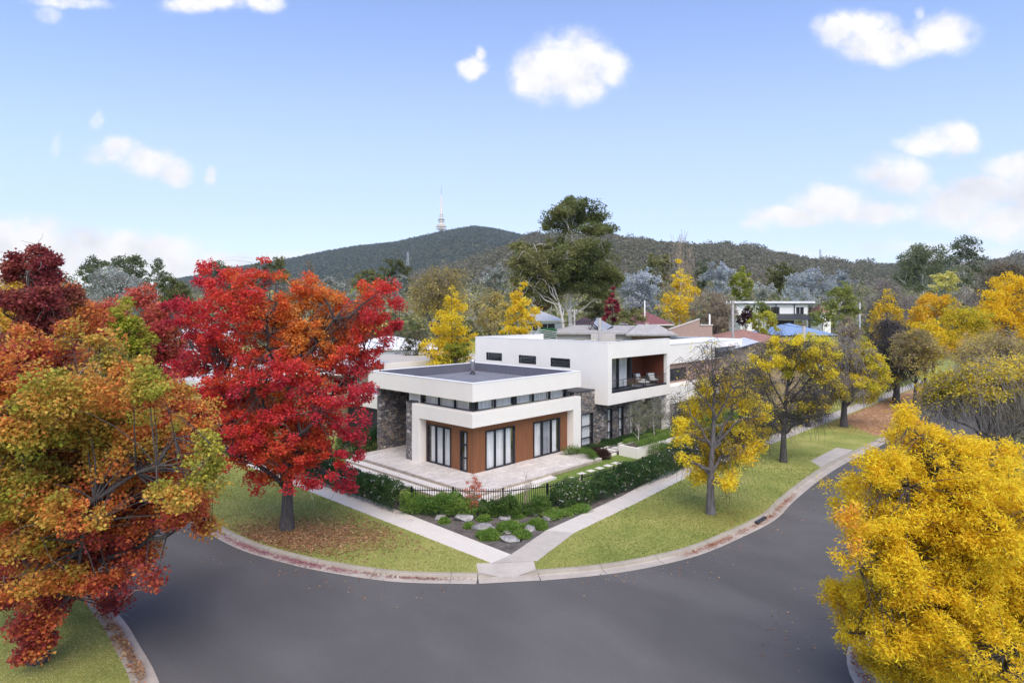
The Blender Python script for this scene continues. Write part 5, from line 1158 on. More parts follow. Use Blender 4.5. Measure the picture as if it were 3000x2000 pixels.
# --- the tall gum with white trunks
GY = 96
gum_x = at(1672, 0, GY)[0]
tree('gum_tree', 'towering eucalypt with white trunk and open domed top behind the house', 'tree', (gum_x, GY, 0),
     lobes_of([(1690, 605, 55, 30, 0), (1640, 625, 40, 28), (1745, 635, 34, 28), (1612, 650, 28, 28, 0), (1770, 668, 34, 24, 0), (1790, 680, 16, 12, 0), (1600, 672, 12, 12, 0), (1700, 640, 56, 24), (1660, 665, 40, 16), (1745, 672, 46, 14),
               (1690, 728, 60, 30), (1750, 745, 44, 44), (1660, 770, 70, 50), (1735, 790, 55, 50), (1620, 780, 50, 50), (1770, 800, 40, 50), (1650, 815, 40, 24), (1610, 810, 30, 30), (1700, 760, 100, 60, 0), (1690, 790, 100, 45, 0), (1640, 740, 60, 50, 0), (1775, 820, 46, 40, 0), (1640, 846, 40, 20, -2), (1765, 858, 34, 26, -2), (1705, 842, 46, 16, -3), (1600, 860, 30, 22, -1)], GY, 71, 3.5),
     GUM, nclump=620, rc=1.1, per=110, leaf=(.36, .22), trunk=.58, fork=.44, limbs=14, seed=71, bark='bark_pale', twigs=120, twl=2, twmat='twig_brown', tw_r=.03, nfreq=.25, hollow=.45, trunk_top=19, flat=.6)
tree('gum_tree', 'lower eucalypt with a leaning pale trunk left of the towering one', 'tree', (at(1655, 0, 92)[0], 92, 0),
     lobes_of([(1530, 720, 34, 22), (1550, 760, 44, 34), (1520, 790, 34, 36), (1570, 800, 44, 40), (1590, 740, 36, 24), (1560, 850, 40, 30), (1610, 870, 34, 24), (1530, 830, 26, 30)], 92, 72, 2.5),
     GUM[:3] + [(.13, .13, .05)], nclump=150, rc=1.0, per=95, leaf=(.36, .22), trunk=.36, fork=.3, limbs=10, seed=72, bark='bark_pale', twigs=120, twl=2.5, twmat='bark_pale', tw_r=.035, nfreq=.25, flat=.6)
FT = [
 # label, u0,u1,vt,vb,Y,pal,kwargs
 ('bright yellow lower tree of the yellow row, right of the forked one', 2640, 2780, 935, 1060, 64, YEL, dict(shape='dome')),
 ('tangle of dark bare shrubs at the right edge above the golden tree', 2870, 3070, 1150, 1345, 37, [(.10, .09, .07), (.16, .14, .10), (.3, .26, .08)], dict(shape='dome', twigs=3600, dens=.35, twmat='twig_grey')),
 ('scrubby dark growth between the far road and the golden tree', 2625, 2720, 1185, 1260, 50, [(.12, .11, .07), (.2, .18, .09), (.5, .42, .08)], dict(shape='dome', twigs=1500, dens=.3, twmat='twig_grey')),
 ('yellow-green bushy growth hiding the wall below the blue roof', 2285, 2470, 978, 1060, 78, YGRN[1:] + [(.7, .6, .06)], dict(shape='dome')),
 ('large brownish tree flecked with yellow between the red tree and the yellow trees', 1175, 1400, 768, 960, 84, BROWN, dict(shape='round', twigs=700, dens=.8)),
 ('bright yellow pointed tree just left of the white upper storey', 1245, 1400, 858, 1080, 62, YEL, dict(shape='cone', dens=1.2)),
 ('golden yellow tree directly above the white upper storey roof', 1468, 1584, 830, 980, 72, YEL[1:] + [(.7, .4, .03)], dict(shape='cone', dens=1.2)),
 ('brown and yellow half bare tree between the two golden trees', 1375, 1505, 838, 990, 76, BROWN, dict(shape='round', twigs=500, dens=.6)),
 ('dark green drooping tree under the brown one, behind the flat roof', 1170, 1262, 965, 1062, 70, [(.04, .05, .025), (.09, .095, .04), (.15, .14, .06)], dict(shape='dome', twigs=300, dens=.7)),
 ('green lower growth under the bright yellow tree', 1290, 1385, 1000, 1080, 60, YGRN, dict(shape='dome')),
 ('silvery grey tree behind the brown and yellow ones', 1395, 1500, 775, 850, 125, SILG, dict(shape='dome', twigs=200)),
 ('dark red tree beside the big gum, left', 1500, 1560, 795, 880, 105, MAR, dict(shape='round')),
 ('olive green dense tree on the slope under the tower, larger of the pair', 1110, 1205, 762, 850, 165, OLIVE, dict(shape='dome')),
 ('olive green dense tree on the slope under the tower, smaller of the pair', 1035, 1120, 782, 850, 160, OLIVE, dict(shape='dome')),
 ('silver grey-green tree just right of the red crown top', 1140, 1200, 805, 880, 118, SILG, dict(shape='dome')),
 ('grey-green tree behind the right half of the red crown', 925, 1015, 812, 880, 130, SILG, dict(shape='dome', twigs=150)),
 ('small bright yellow tree seen over the red crown', 958, 1000, 866, 910, 105, YEL, dict(shape='round')),
 ('lime green rounded tree seen over the red crown', 1020, 1075, 838, 880, 112, YGRN, dict(shape='dome')),
 ('soft grey green bushy tree beside the small yellow one', 990, 1060, 848, 930, 108, SILG[:3] + [(.16, .2, .12)], dict(shape='round')),
 ('bluish grey-green bush left of the small yellow tree', 910, 975, 855, 925, 104, SILG, dict(shape='round')),
 ('bare grey tree standing against the blue hill', 880, 935, 745, 830, 140, TWIG, dict(shape='flame', twigs=500, dens=.08, twmat='twig_grey')),
 ('silver grey round tree in front of the dark gums at left', 245, 430, 783, 940, 78, SILG, dict(shape='dome', twigs=400, dens=1.1)),
 ('dark domed gum behind the silver tree at left', 225, 330, 752, 880, 105, DGUM, dict(shape='dome', bark='bark_pale')),
 ('dark domed gum, centre of the group behind the silver tree', 305, 440, 742, 880, 112, DGUM, dict(shape='dome', bark='bark_pale')),
 ('open topped wispy gum right of the dark domed pair', 425, 500, 745, 870, 100, DGUM, dict(shape='round', bark='bark_pale', dens=.5, twigs=200, twmat='bark_pale')),
 ('olive gum left of the red crown', 455, 560, 800, 910, 96, OLIVE, dict(shape='round')),
 ('dark green tree on the skyline behind the left shoulder of the red crown', 585, 700, 765, 850, 150, DGUM, dict(shape='dome')),
 ('dark green tree peeping over the red crown near its spire', 780, 850, 755, 830, 150, OLIVE, dict(shape='dome')),
 ('olive tree on the skyline behind the spire of the red crown', 690, 800, 775, 850, 170, OLIVE, dict(shape='dome')),
 ('dark olive tree at the far left behind the maroon tree', -60, 240, 800, 920, 120, DGUM, dict(shape='dome')),
 ('conical deep maroon tree right of the white gum trunk', 1762, 1826, 843, 945, 88, MAR, dict(shape='flame', dens=1.2)),
 ('dark green tree behind the white gum trunk', 1700, 1790, 850, 950, 108, OLIVE, dict(shape='round')),
 ('rusty brown tree left of the leaning white trunk', 1560, 1625, 840, 915, 108, [(.1, .05, .02), (.18, .09, .03), (.2, .14, .05)], dict(shape='round')),
 ('silvery blue conifer right of the maroon tree', 1808, 1945, 778, 935, 112, SILV, dict(shape='round', dens=1.1)),
 ('olive bush in front of the silvery blue conifer', 1806, 1892, 903, 960, 84, OLIVE[1:] + [(.17, .16, .07)], dict(shape='dome')),
 ('yellow flame shaped poplar with a pale trunk', 1932, 2045, 768, 950, 94, YEL[1:] , dict(shape='flame', twigs=500, bark='bark_pale', dens=.85, twmat='twig_brown')),
 ('green tree behind the yellow poplar', 1880, 1975, 735, 850, 150, OLIVE, dict(shape='dome')),
 ('dense green tree right of the bare poplar stems', 2020, 2085, 755, 880, 150, DGUM, dict(shape='round')),
 ('brown leafless bushy tree right of the yellow poplar', 2030, 2165, 845, 985, 92, TWIG, dict(shape='round', twigs=2600, dens=.45)),
 ('blue-grey conifer in front of the ridge', 2055, 2148, 757, 880, 135, SILV[:3] + [(.24, .27, .29)], dict(shape='round', dens=1.1)),
 ('yellow-green gum with pale forked trunk', 2135, 2205, 775, 885, 135, YGRN[:3], dict(shape='round', bark='bark_pale')),
 ('pale grey tree above the white two-storey house', 2200, 2275, 820, 885, 145, SILG[1:] + [(.4, .38, .36)], dict(shape='round')),
 ('bare grey tree behind the pale grey one', 2185, 2250, 765, 850, 165, TWIG, dict(shape='round', dens=.1, twigs=500, twmat='twig_grey')),
 ('mid green gum on the ridge side of the white two-storey house', 2235, 2350, 757, 880, 172, OLIVE, dict(shape='round', bark='bark_pale')),
 ('wide blue-grey tree mass right of the white two-storey house', 2295, 2450, 793, 895, 155, SILV[:3], dict(shape='dome', dens=1.2)),
 ('smaller blue-grey tree at the right end of the wide one', 2420, 2500, 790, 860, 170, SILV[:3], dict(shape='dome')),
 ('bright green leafy tree beside the power pole at right', 2418, 2520, 832, 940, 108, GRN[1:] + [(.24, .24, .05)], dict(shape='dome')),
 ('green tree hiding the left part of the white two-storey house', 2178, 2262, 880, 935, 98, GRN, dict(shape='dome')),
 ('dark maroon shrub tree beside the timber power pole', 2158, 2212, 898, 965, 92, [(.03, .012, .015), (.06, .02, .025), (.08, .04, .035)], dict(shape='round')),
 ('yellow-green tree in front of the white two-storey house', 2192, 2285, 912, 985, 88, YGRN[1:] + [(.5, .42, .04)], dict(shape='dome')),
 ('dark green shrubs right of the white two-storey house', 2370, 2450, 905, 955, 104, GRN, dict(shape='dome')),
 ('large bare grey tree at the bend of the right street', 2520, 2660, 800, 1010, 98, TWIG, dict(shape='round', dens=.16, twigs=3600, twmat='twig_grey')),
 ('bare grey-brown tree left of the yellow row', 2590, 2720, 860, 1000, 118, TWIG, dict(shape='round', dens=.12, twigs=2000, twmat='twig_grey')),
 ('pale yellow tree below the skyline gums', 2725, 2810, 795, 850, 140, [(.45, .42, .1), (.7, .64, .18), (.75, .68, .28)], dict(shape='dome')),
 ('dark green domed gum on the skyline at right', 2625, 2790, 712, 850, 165, DGUM, dict(shape='dome', dens=1.3, bark='bark_pale')),
 ('spreading gum with open crown and pale trunk on the skyline', 2760, 2892, 696, 840, 150, DGUM, dict(shape='dome', bark='bark_pale', twigs=300, twmat='bark_pale', dens=.8)),
 ('dusky brown tree at the right edge of the skyline', 2860, 3040, 775, 900, 125, [(.10, .09, .06), (.17, .14, .09), (.22, .17, .11)], dict(shape='dome', twigs=600)),
 ('leafless dusky tree between the gums and the golden row', 2790, 2890, 840, 950, 112, TWIG, dict(shape='dome', twigs=1400, dens=.15, twmat='twig_grey')),
 ('big golden yellow tree at the right edge of the street', 2845, 3070, 822, 1030, 72, [(.65, .45, .02), (.84, .56, .02), (.9, .6, .03)], dict(shape='dome', dens=1.3)),
 ('golden and green tree in the middle of the yellow row', 2740, 2920, 895, 1065, 66, [(.25, .28, .03), (.6, .48, .03), (.84, .56, .03)], dict(shape='dome', dens=1.1)),
 ('orange tinged tree at the left of the yellow row', 2665, 2805, 855, 985, 80, [(.5, .42, .04), (.82, .5, .03), (.86, .42, .03)], dict(shape='dome')),
 ('yellow tree with a dark forked trunk beside the bare grey tree', 2545, 2660, 862, 1000, 76, [(.35, .3, .04), (.72, .52, .04), (.84, .55, .04)], dict(shape='dome', dens=.7, twigs=300, twmat='bark_dark')),
 ('olive and yellow flecked bushy tree behind the dark leafless one', 2600, 2760, 950, 1100, 62, BROWN, dict(shape='round', dens=.7, twigs=900)),
 ('yellow flecked tree filling the right edge above the road', 2780, 3060, 980, 1090, 56, BROWN[1:], dict(shape='dome', dens=.7, twigs=1100)),
 ('green bush at the end of the leaf covered ground', 2520, 2610, 1040, 1140, 70, YGRN, dict(shape='round')),
 ('dark shrub behind the black crowned street tree', 2560, 2640, 1080, 1145, 78, OLIVE, dict(shape='dome')),
 ('grey brown tree right of the blue roof', 2440, 2540, 930, 1040, 80, TWIG, dict(shape='round', dens=.3, twigs=1500)),
 ('brown bare tree in front of the terracotta roof', 2195, 2260, 1000, 1080, 58, TWIG, dict(shape='round', dens=.2, twigs=900)),
]
for k, (lab, u0, u1, vt, vb, Y, pal, kw) in enumerate(FT):
    kw = dict(kw); nm = 'conifer' if 'conifer' in lab else 'gum_tree' if 'gum' in lab.split('with')[0] and 'behind' not in lab.split('gum')[0] else 'shrub' if ('bush' in lab or 'shrub' in lab or 'growth' in lab) and 'tree' not in lab else 'tree'
    ftree(lab, u0, u1, vt, vb, Y, pal, 100 + k, name=nm, **kw)
# bare poplar stems
rng = np.random.default_rng(9)
px, _, _ = at(1990, 0, 118); pr = thing('bare_poplars', 'cluster of tall leafless poplar stems behind the yellow poplar', 'tree', (px, 118, 0), 0)
n = 42; t_ = np.linspace(0, 1, 7)[None, :, None]; b0 = np.stack([rng.normal(0, 1.2, n), rng.normal(0, 1, n), np.zeros(n)], 1)
tipu = rng.uniform(-52, 52, n); zt = 10 + (HV - (700 + np.abs(tipu) ** 1.5 * .35 + rng.uniform(-6, 60, n))) / FPX * 118
tip = np.stack([tipu / FPX * 118, rng.normal(0, 2, n), zt], 1); m_ = (b0 + tip) / 2 + np.stack([tipu / FPX * 118 * .35, 0 * tipu, 0 * tipu], 1)
Pp = (1 - t_) ** 2 * b0[:, None] + 2 * t_ * (1 - t_) * m_[:, None] + t_ ** 2 * tip[:, None]
v, q = tubes(Pp, .10 * (1 - .8 * t_[:, :, 0]) * np.ones((n, 1)), 4); quads_mesh('stems', v, q, 'twig_brown', None, pr)
s = Pp[rng.integers(0, n, 500), rng.integers(2, 7, 500)]; e = unit(rng.normal(size=(500, 1, 3)) * .5 + np.array([0, 0, 1.2])) * rng.uniform(1, 3, (500, 1, 1))
v, q = tubes(s[:, None] + e * np.linspace(0, 1, 3)[None, :, None], .035 * np.ones((500, 3)), 3); quads_mesh('twigs', v, q, 'twig_brown', None, pr)

# ================================================================== HOUSES OF THE SUBURB
def part_box(par, name, m, *b, bevel=0): return MB().box(*b).build(name, m, par, bevel=bevel)
def win(par, cx, y, z0, w, h, m='dark_glass', frame='cap_white', side=-1):
    o = MB().box(cx - w / 2 - .07, cx + w / 2 + .07, y + .02 * side if side < 0 else y - .05, y + .05 if side < 0 else y + .05 * side, z0 - .07, z0 + h + .07).build('window', frame, par)
    MB().box(cx - w / 2, cx - .04, y - .045, y - .02, z0, z0 + h).box(cx + .04, cx + w / 2, y - .045, y - .02, z0, z0 + h).build('pane', m, o); return o
def hip(par, x0, x1, y0, y1, ze, zr, m, over=.5, ridge=.5, name='roof', gut='cap_white'):
    x0 -= over; x1 += over; y0 -= over; y1 += over; yc = (y0 + y1) / 2; k = (y1 - y0) / 2 * ridge * 2; ra, rb_ = x0 + k, x1 - k
    if ra > rb_: ra = rb_ = (x0 + x1) / 2
    mb = MB(); A, B_, C_, D = (x0, y0, ze), (x1, y0, ze), (x1, y1, ze), (x0, y1, ze); r1, r2 = (ra, yc, zr), (rb_, yc, zr)
    mb.poly([A, B_, r2, r1]).poly([B_, C_, r2]).poly([C_, D, r1, r2]).poly([D, A, r1]).poly([A, D, C_, B_])
    o = mb.build(name, m, par)
    g = MB(); g.box(x0 - .08, x1 + .08, y0 - .1, y0 - .01, ze - .18, ze + .02); g.box(x0 - .08, x0 - .004, y0 - .005, y1, ze - .18, ze + .02); g.build('gutter', gut, o); return o
def place(label, u, Y, rz, name='house'):
    x, _, _ = at(u, 0, Y); return thing(name, label, 'house', (x, Y, 0), rz)
def zat(v, Y): return CZ - (v - HV) / FPX * Y
def wat(px, Y): return px / FPX * Y
# 1 beige weatherboard and brick house directly behind
Y = 74; h1 = place('beige house with low grey roof, solar collector and brick end wall behind the white house', 1860, Y, R(-3))
ze = zat(975, Y); X0, X1 = -wat(228, Y), wat(120, Y)
part_box(h1, 'wall', 'boards_beige', X0, wat(-10, Y), 0, 9, 0, ze); part_box(h1, 'brick_wall', 'brick', wat(-10, Y) + .003, X1 + .6, .3, 9, 0, ze - .1)
hip(h1, X0 - .2, X1, 0, 9, ze, zat(953, Y + 5), 'sheet_beige', .5, .3, gut='pole_timber')
hip(h1, wat(-20, Y), X1 - .6, -1.4, 4, ze - .1, ze + 1.0, 'sheet_beige', .4, .3, gut='pole_timber', name='front_roof')
part_box(h1, 'wall', 'boards_beige', wat(-130, Y), wat(-60, Y), -1.2, -.003, 0, ze - .15)
for u_ in (-205, -177, -118, -25): win(h1, wat(u_ - 15, Y), 0 if u_ not in (-118,) else -1.2, ze - 1.9, 1.1, 1.0)
bw = MB()
bx0 = wat(176, Y) - .4
bw.prism([(0, 0), (8.2, 0), (8.2, .3), (0, .3)], 0, 1); bwo = None
mb = MB(); xs0, xs1, xs2 = wat(96, Y), wat(182, Y), wat(218, Y); zl, zh, zr_ = zat(965, Y), zat(935, Y), zat(952, Y)
for yy in (-.8, -.5): mb.poly([(xs0, yy, 0), (xs1, yy, 0), (xs1, yy, zh), (xs0, yy, zl)])
mb.poly([(xs0, -.8, zl), (xs1, -.8, zh), (xs1, -.5, zh), (xs0, -.5, zl)]).poly([(xs0, -.8, 0), (xs0, -.8, zl), (xs0, -.5, zl), (xs0, -.5, 0)])
mb.box(xs1, xs2, -.8, 6, 0, zr_); mb.build('parapet_wall', 'brick', h1)
MB().beam((xs0 - .05, -.65, zl + .05), (xs1, -.65, zh + .05), .42, .1).box(xs1 + .02, xs2 + .1, -.9, -.45, zr_, zr_ + .1).build('coping', 'concrete_mid', h1)
part_box(h1, 'window_band', 'dark_glass', xs0 + .4, xs1 - .3, -1.0, -.81, zat(1008, Y), zat(990, Y)); MB().box(xs0, xs2, -1.5, -.81, zat(988, Y), zat(984, Y)).build('awning', 'galv', h1)
ch = part_box(h1, 'chimney', 'boards_beige', wat(34, Y), wat(44, Y), 1, 1.5, ze, zat(948, Y - 0)); part_box(ch, 'chimney_cap', 'brick', wat(33, Y), wat(45, Y), .95, 1.55, zat(948, Y), zat(945, Y))
def hp(u, v, y): return (wat(u - 1860, Y), y, zat(v, Y))
so = MB().poly([hp(1757, 931, 3.6), hp(1804, 958, 3.0), hp(1772, 974, 1.0), hp(1742, 950, 1.6)]).build('solar_collector', 'galv', h1)
MB().beam(hp(1728, 972, 1.2), hp(1742, 950, 1.6), .08).beam(hp(1731, 944, 1.8), hp(1757, 931, 3.6), .1).beam(hp(1729, 948, 1.8), hp(1762, 974, 1.0), .08).beam(hp(1731, 944, 1.8), hp(1728, 972, 1.8), .08).beam(hp(1742, 950, 1.6), hp(1772, 974, .98), .12).beam(hp(1772, 974, .98), hp(1804, 958, 2.98), .14).build('bracket', 'dark_trim', so)
nx = at(1606, 0, 66)[0]; nn = thing('garden_netting', 'green garden netting with white poles between the upper storey and the beige house', 'netting', (nx, 66, 0), 0)
rg = np.random.default_rng(4); Pn = rg.uniform(-1, 1, (2600, 3)) * [.8, .8, .5] + [0, 0, 7.55]; Vn, Qn = leaves(Pn, .2, .1, rg)
quads_mesh('netting', Vn, Qn, 'leaf', palette(rg.uniform(0, 1, 2600), [(.03, .10, .04), (.06, .2, .08), (.14, .34, .14)], rg, .2), nn)
m = MB(); m.box(-.9, .9, -.9, .9, 0, 7.0); m.build('frame_base', 'boards_beige', nn)
for k in range(5): MB().beam((-.9, -.95, 7.2 + .2 * k), (.9, -.95, 6.95 + .2 * k), .035).build('pole', 'cap_white', nn)
# 2..n
def plain_house(label, u0, u1, ve, vr, Y, depth, wallm, roofm, rz=0, wins=(), gut='cap_white', ridge=.5, lift=0.0):
    uc = (u0 + u1) / 2; h = place(label, uc, Y, rz); w = wat(u1 - u0, Y) / 2; ze = zat(ve, Y)
    part_box(h, 'wall', wallm, -w + .5, w - .5, 0, depth, 0, ze - .003); hip(h, -w + .5, w - .5, 0, depth, ze, zat(vr, Y + depth / 2), roofm, .5, ridge, gut=gut)
    for f, ww in wins: win(h, f * w, 0, ze - 1.7, ww, 1.1)
    return h
plain_house('pale house with white hipped roof behind the golden tree and gum trunks', 1520, 1655, 938, 908, 104, 9, 'boards_white', 'sheet_white', R(4), [(.25, 2.4), (-.4, 1.6)])
plain_house('low house with rusty red ribbed roof between the gum trunks and solar heater', 1670, 1765, 952, 928, 100, 8, 'boards_beige', 'tile_terra', R(-4), [(.3, 1.5)])
plain_house('house with maroon roof left of the yellow poplar', 1880, 1975, 950, 912, 104, 9, 'brick', 'tile_maroon', R(14), [(-.3, 1.6)])
plain_house('house with terracotta tiled hip roof right of the brick parapet', 2075, 2345, 1003, 964, 82, 12, 'brick', 'tile_terra', R(-5), [(-.5, 2), (.2, 2)], gut='dark_trim')
plain_house('house with bright blue metal roof', 2275, 2460, 982, 946, 96, 11, 'boards_white', 'sheet_blue', R(6), [(.3, 2)], gut='dark_trim')
plain_house('distant little house with terracotta roof right of the two-storey one', 2403, 2440, 917, 896, 150, 8, 'boards_white', 'tile_terra', 0)
# gabled pale metal roof with dark barge boards
Y = 62; h = place('gabled house with pale blue-grey metal roof and dark barge boards behind the street trees', 2225, Y, ROT - R(90) + R(30))
zr_, ze = zat(1003, Y), zat(1040, Y); w_ = 4.2
MB().box(-w_ + .3, w_ - .3, 0, 12, 0, ze - .01).poly([(-w_ + .3, 0, ze), (w_ - .3, 0, ze), (0, 0, zr_ - .12)]).build('wall', 'yellow_brick', h)
MB().poly([(-w_ - .3, -.6, ze - .1), (0, -.6, zr_), (0, 12.5, zr_), (-w_ - .3, 12.5, ze - .1)]).poly([(w_ + .3, -.6, ze - .1), (w_ + .3, 12.5, ze - .1), (0, 12.5, zr_), (0, -.6, zr_)]).build('roof', 'sheet_pale', h)
MB().beam((-w_ - .35, -.65, ze - .14), (0, -.65, zr_), .06, .22).beam((w_ + .35, -.65, ze - .14), (0, -.65, zr_), .06, .22).build('barge_board', 'dark_trim', h)
# neighbour: white flat-roofed modern house just beyond
n1 = thing('house', 'white flat-roofed neighbour house with strip window behind a street tree', 'house', loc(23.5, 1.5), ROT)
def nb(name, m, *b): return MB().box(*b).build(name, m, n1)
nb('upper_wall', 'render_white', 0, 17, 0, 4.5, 5.2, 6.95); nb('wall', 'brick', .3, 16.7, .3, 4.2, 3.4, 5.2); nb('lower_wall', 'render_white', 0, 17, -1.0, 4.5, 1.9, 3.4); nb('base_wall', 'stone', .3, 16.7, .1, 4.2, 0, 1.9)
w = nb('window', 'dark_frame', 10.5, 15.5, -.04, .05, 5.3, 6.3); MB().box(10.6, 12.9, -.07, -.045, 5.38, 6.22).box(13.0, 15.4, -.07, -.045, 5.38, 6.22).build('pane', 'dark_glass', w)
w = nb('window', 'dark_frame', 1.2, 5.2, .26, .31, 3.6, 4.7); MB().box(1.3, 5.1, .235, .258, 3.7, 4.6).build('pane', 'dark_glass', w)
nb('parapet_cap', 'cap_white', -.05, 17.05, -.05, 4.55, 6.95, 7.0)
# white two-storey house with skillion roof
Y = 118; h = place('white two-storey house with thin grey skillion roof and dark downpipes', 2265, Y, R(-4)); z1, z2 = zat(890, Y), zat(922, Y); xl, xr = wat(-105, Y), wat(98, Y)
MB().box(xl, xr, 0, 9, z2, z1).build('upper_wall', 'boards_white', h); MB().box(xl + 1, xr - 2, .8, 9, 0, z2 - .003).build('wall', 'boards_white', h)
MB().prism([(xl - .8, -.5), (xr + 1.2, -.5), (xr + 1.2, 10), (xl - .8, 10)], z1 + .003, z1 + .35).build('roof', 'sheet_grey', h)
MB().box(xl - .85, xr + 1.25, -.58, -.504, z1 - .06, z1 + .1).build('fascia', 'dark_trim', h); MB().box(xl - .83, xr + 1.2, -.56, -.51, z1 + .103, z1 + .5).build('roof_edge', 'sheet_white', h)
MB().poly([(wat(-20, Y), -2.4, z2 - .9), (xr + .3, -2.4, z2 - .9), (xr - .4, 0, z2 + .2), (wat(-20, Y), 0, z2 + .2)]).build('lower_roof', 'dark_trim', h)
MB().box(wat(-5, Y), xr - 2.2, .76, .795, z2 - 3.2, z2 - 1.1).build('glazed_door', 'dark_glass', h)
for u_, ww in ((2, 2.9), (19, 1.2), (86, 1.4)): win(h, wat(u_ - 10, Y), 0, z1 - 2.1, ww, 1.5)
for u_ in (8, 60): MB().box(wat(u_, Y) - .08, wat(u_, Y) + .08, -.12, -.005, z2, z1).build('downpipe', 'dark_trim', h)
# buildings glimpsed through the red crown
n2 = thing('house', 'low flat-roofed neighbour with white fascia and black shaded opening, left of the white house roof', 'house', loc(9.5, 24), ROT)
MB().box(0, 15, 0, 9, 0, 3.1).build('wall', 'boards_beige', n2); MB().box(-.4, 15.4, -.6, 9.4, 4.35, 4.9).build('fascia', 'render_white', n2); MB().box(0, 13.2, -.4, .3, 3.1, 4.35).build('opening', 'interior', n2); MB().box(-.2, 15.2, -.4, 9.2, 4.9, 4.92).build('roof', 'concrete_old', n2); MB().box(13.2, 15, -.3, .3, 3.1, 4.35).build('screen', 'galv', n2)
plain_house('white house with pale grey roof glimpsed behind the right side of the red crown', 985, 1280, 1020, 985, 76, 10, 'boards_white', 'sheet_white', R(8), [(.3, 1.8), (.6, 1.8)])
hl = thing('house', 'house with ribbed grey metal roof and solar panels seen through gaps in the red crown', 'house', (at(790, 0, 50)[0], 50, 0), R(-12))
ze = zat(1085, 50); MB().box(-6, 6, 0, 9, 0, ze).build('wall', 'yellow_brick', hl); rf = hip(hl, -6, 6, 0, 9, ze, zat(1010, 55), 'sheet_grey', .6, .5)
MB().poly([(-3.2, .6, ze + .62), (1.8, .6, ze + .62), (1.6, 2.6, ze + 1.32), (-3, 2.6, ze + 1.32)]).build('solar_panel', 'dark_glass', hl)
hc = thing('carport', 'flat white carport roof seen through the lower left of the red crown', 'carport', (at(690, 0, 46)[0], 46, 0), R(-12))
MB().box(-4, 4, -2, 4, zat(1112, 46), zat(1106, 46)).build('roof', 'sheet_white', hc)
for x_ in (-3.8, 3.8): MB().box(x_ - .06, x_ + .06, -1.9, -1.78, 0, zat(1112, 46)).build('post', 'galv', hc)
plain_house('white house with steep pale roof at the left edge of the red crown', 470, 610, 985, 945, 80, 8, 'boards_white', 'sheet_white', R(-10), [(.2, 1.6), (-.3, 1.6)])
plain_house('long low grey-roofed house far left behind the coloured trees', 150, 420, 1040, 1000, 66, 9, 'boards_white', 'sheet_grey', R(-6), [(.2, 1.6)])

# ================================================================== POWER POLES
def pole(u, vt, Y, label, m='galv', arm=False, r=.13):
    x, _, z = at(u, vt, Y); t = thing('power_pole', label, 'pole', (x, Y, 0), 0, 'power poles')
    MB().lathe([(r * 1.25, 0), (r, z)], 10).build('pole', m, t, smooth=True)
    if arm:
        MB().beam((-.95, 0, z - .35), (.95, -.1, z - .35), .1).build('crossarm', 'pole_timber', t)
        for k in (-.8, -.3, .3, .8): MB().lathe([(.05, z - .3), (.07, z - .2), (.03, z - .08)], 8, k, -.03).build('insulator', 'cap_white', t)
    else: MB().lathe([(r * 1.15, z), (r * .5, z + .06)], 10).build('cap', 'dark_trim', t)
    return (x, Y, z)
P1 = pole(1757, 930, 66, 'grey pole rising behind the corner of the upper storey roof', 'pole_timber', False, .17)
P2 = pole(1683, 905, 90, 'pale power pole with crossarm beside the white gum trunk', 'pole_timber', True, .13)
P3 = pole(1889, 880, 105, 'slim white pole in front of the silvery conifer', 'cap_white', False, .09)
P4 = pole(2147, 880, 78, 'tall power pole with crossarm left of the two-storey house', 'pole_timber', True, .14)
P5 = pole(2355, 953, 66, 'thick grey timber pole in front of the blue roof', 'pole_timber', False, .17)
P6 = pole(2460, 882, 112, 'pale power pole with crossarm in front of the green tree at right', 'pole_timber', True, .14)
P7 = pole(2519, 885, 112, 'grey pole among the bare trees at right', 'galv', False, .12)
P8 = pole(2079, 920, 76, 'short white vent pole above the brick parapet end', 'cap_white', False, .09)
def wire(a, b, sag, label, z=-.25, r=.022):
    a = np.array(a) + [0, 0, z]; b = np.array(b) + [0, 0, z]; t = np.linspace(0, 1, 16)[:, None]; P = a + (b - a) * t; P[:, 2] -= sag * 4 * (t[:, 0] * (1 - t[:, 0]))
    v, q = tubes(P[None], np.full((1, 16), r), 4); o = quads_mesh('power_line', v, q, 'dark_trim'); tag(o, label, 'cable', 'overhead cables')
wire(P2, P4, 1.2, 'overhead cable from the pole by the gum trunk to the tall crossarm pole', .0); wire(P4, P6, 1.0, 'overhead cable from the tall crossarm pole to the right crossarm pole', .0)
wire(P1, (P1[0] - 22, 84, 8.6), .5, 'thin cable running left from the grey pole behind the upper storey'); wire(P5, P4, .6, 'overhead cable between the thick timber pole and the tall crossarm pole')

# ================================================================== FALLEN LEAVES
def litter(name, label, P, size, pal, seed, z=.035):
    rng = np.random.default_rng(seed); P = np.array(P); P = np.concatenate([P, np.full((len(P), 1), z)], 1) + rng.normal(size=(len(P), 3)) * [0, 0, .006]
    t = rng.normal(size=(len(P), 3)) * [1, 1, .22]; t = unit(t); s = unit(np.cross(t, np.array([0, 0, 1.]) + rng.normal(size=(len(P), 3)) * .25)); L = (size * rng.uniform(.6, 1.3, len(P)))[:, None]
    V = np.stack([P, P + t * L * .5 + s * L * .35, P + t * L, P + t * L * .5 - s * L * .35], 1); V[:, :, 2] = np.maximum(V[:, :, 2], z - .01); V = V.reshape(-1, 3)
    o = quads_mesh(name, V, np.arange(len(V)).reshape(-1, 4), 'leaf', palette(rng.uniform(0, 1, len(P)), pal, rng, .25)); o['kind'] = 'stuff'; o['label'] = label
rng = np.random.default_rng(77)
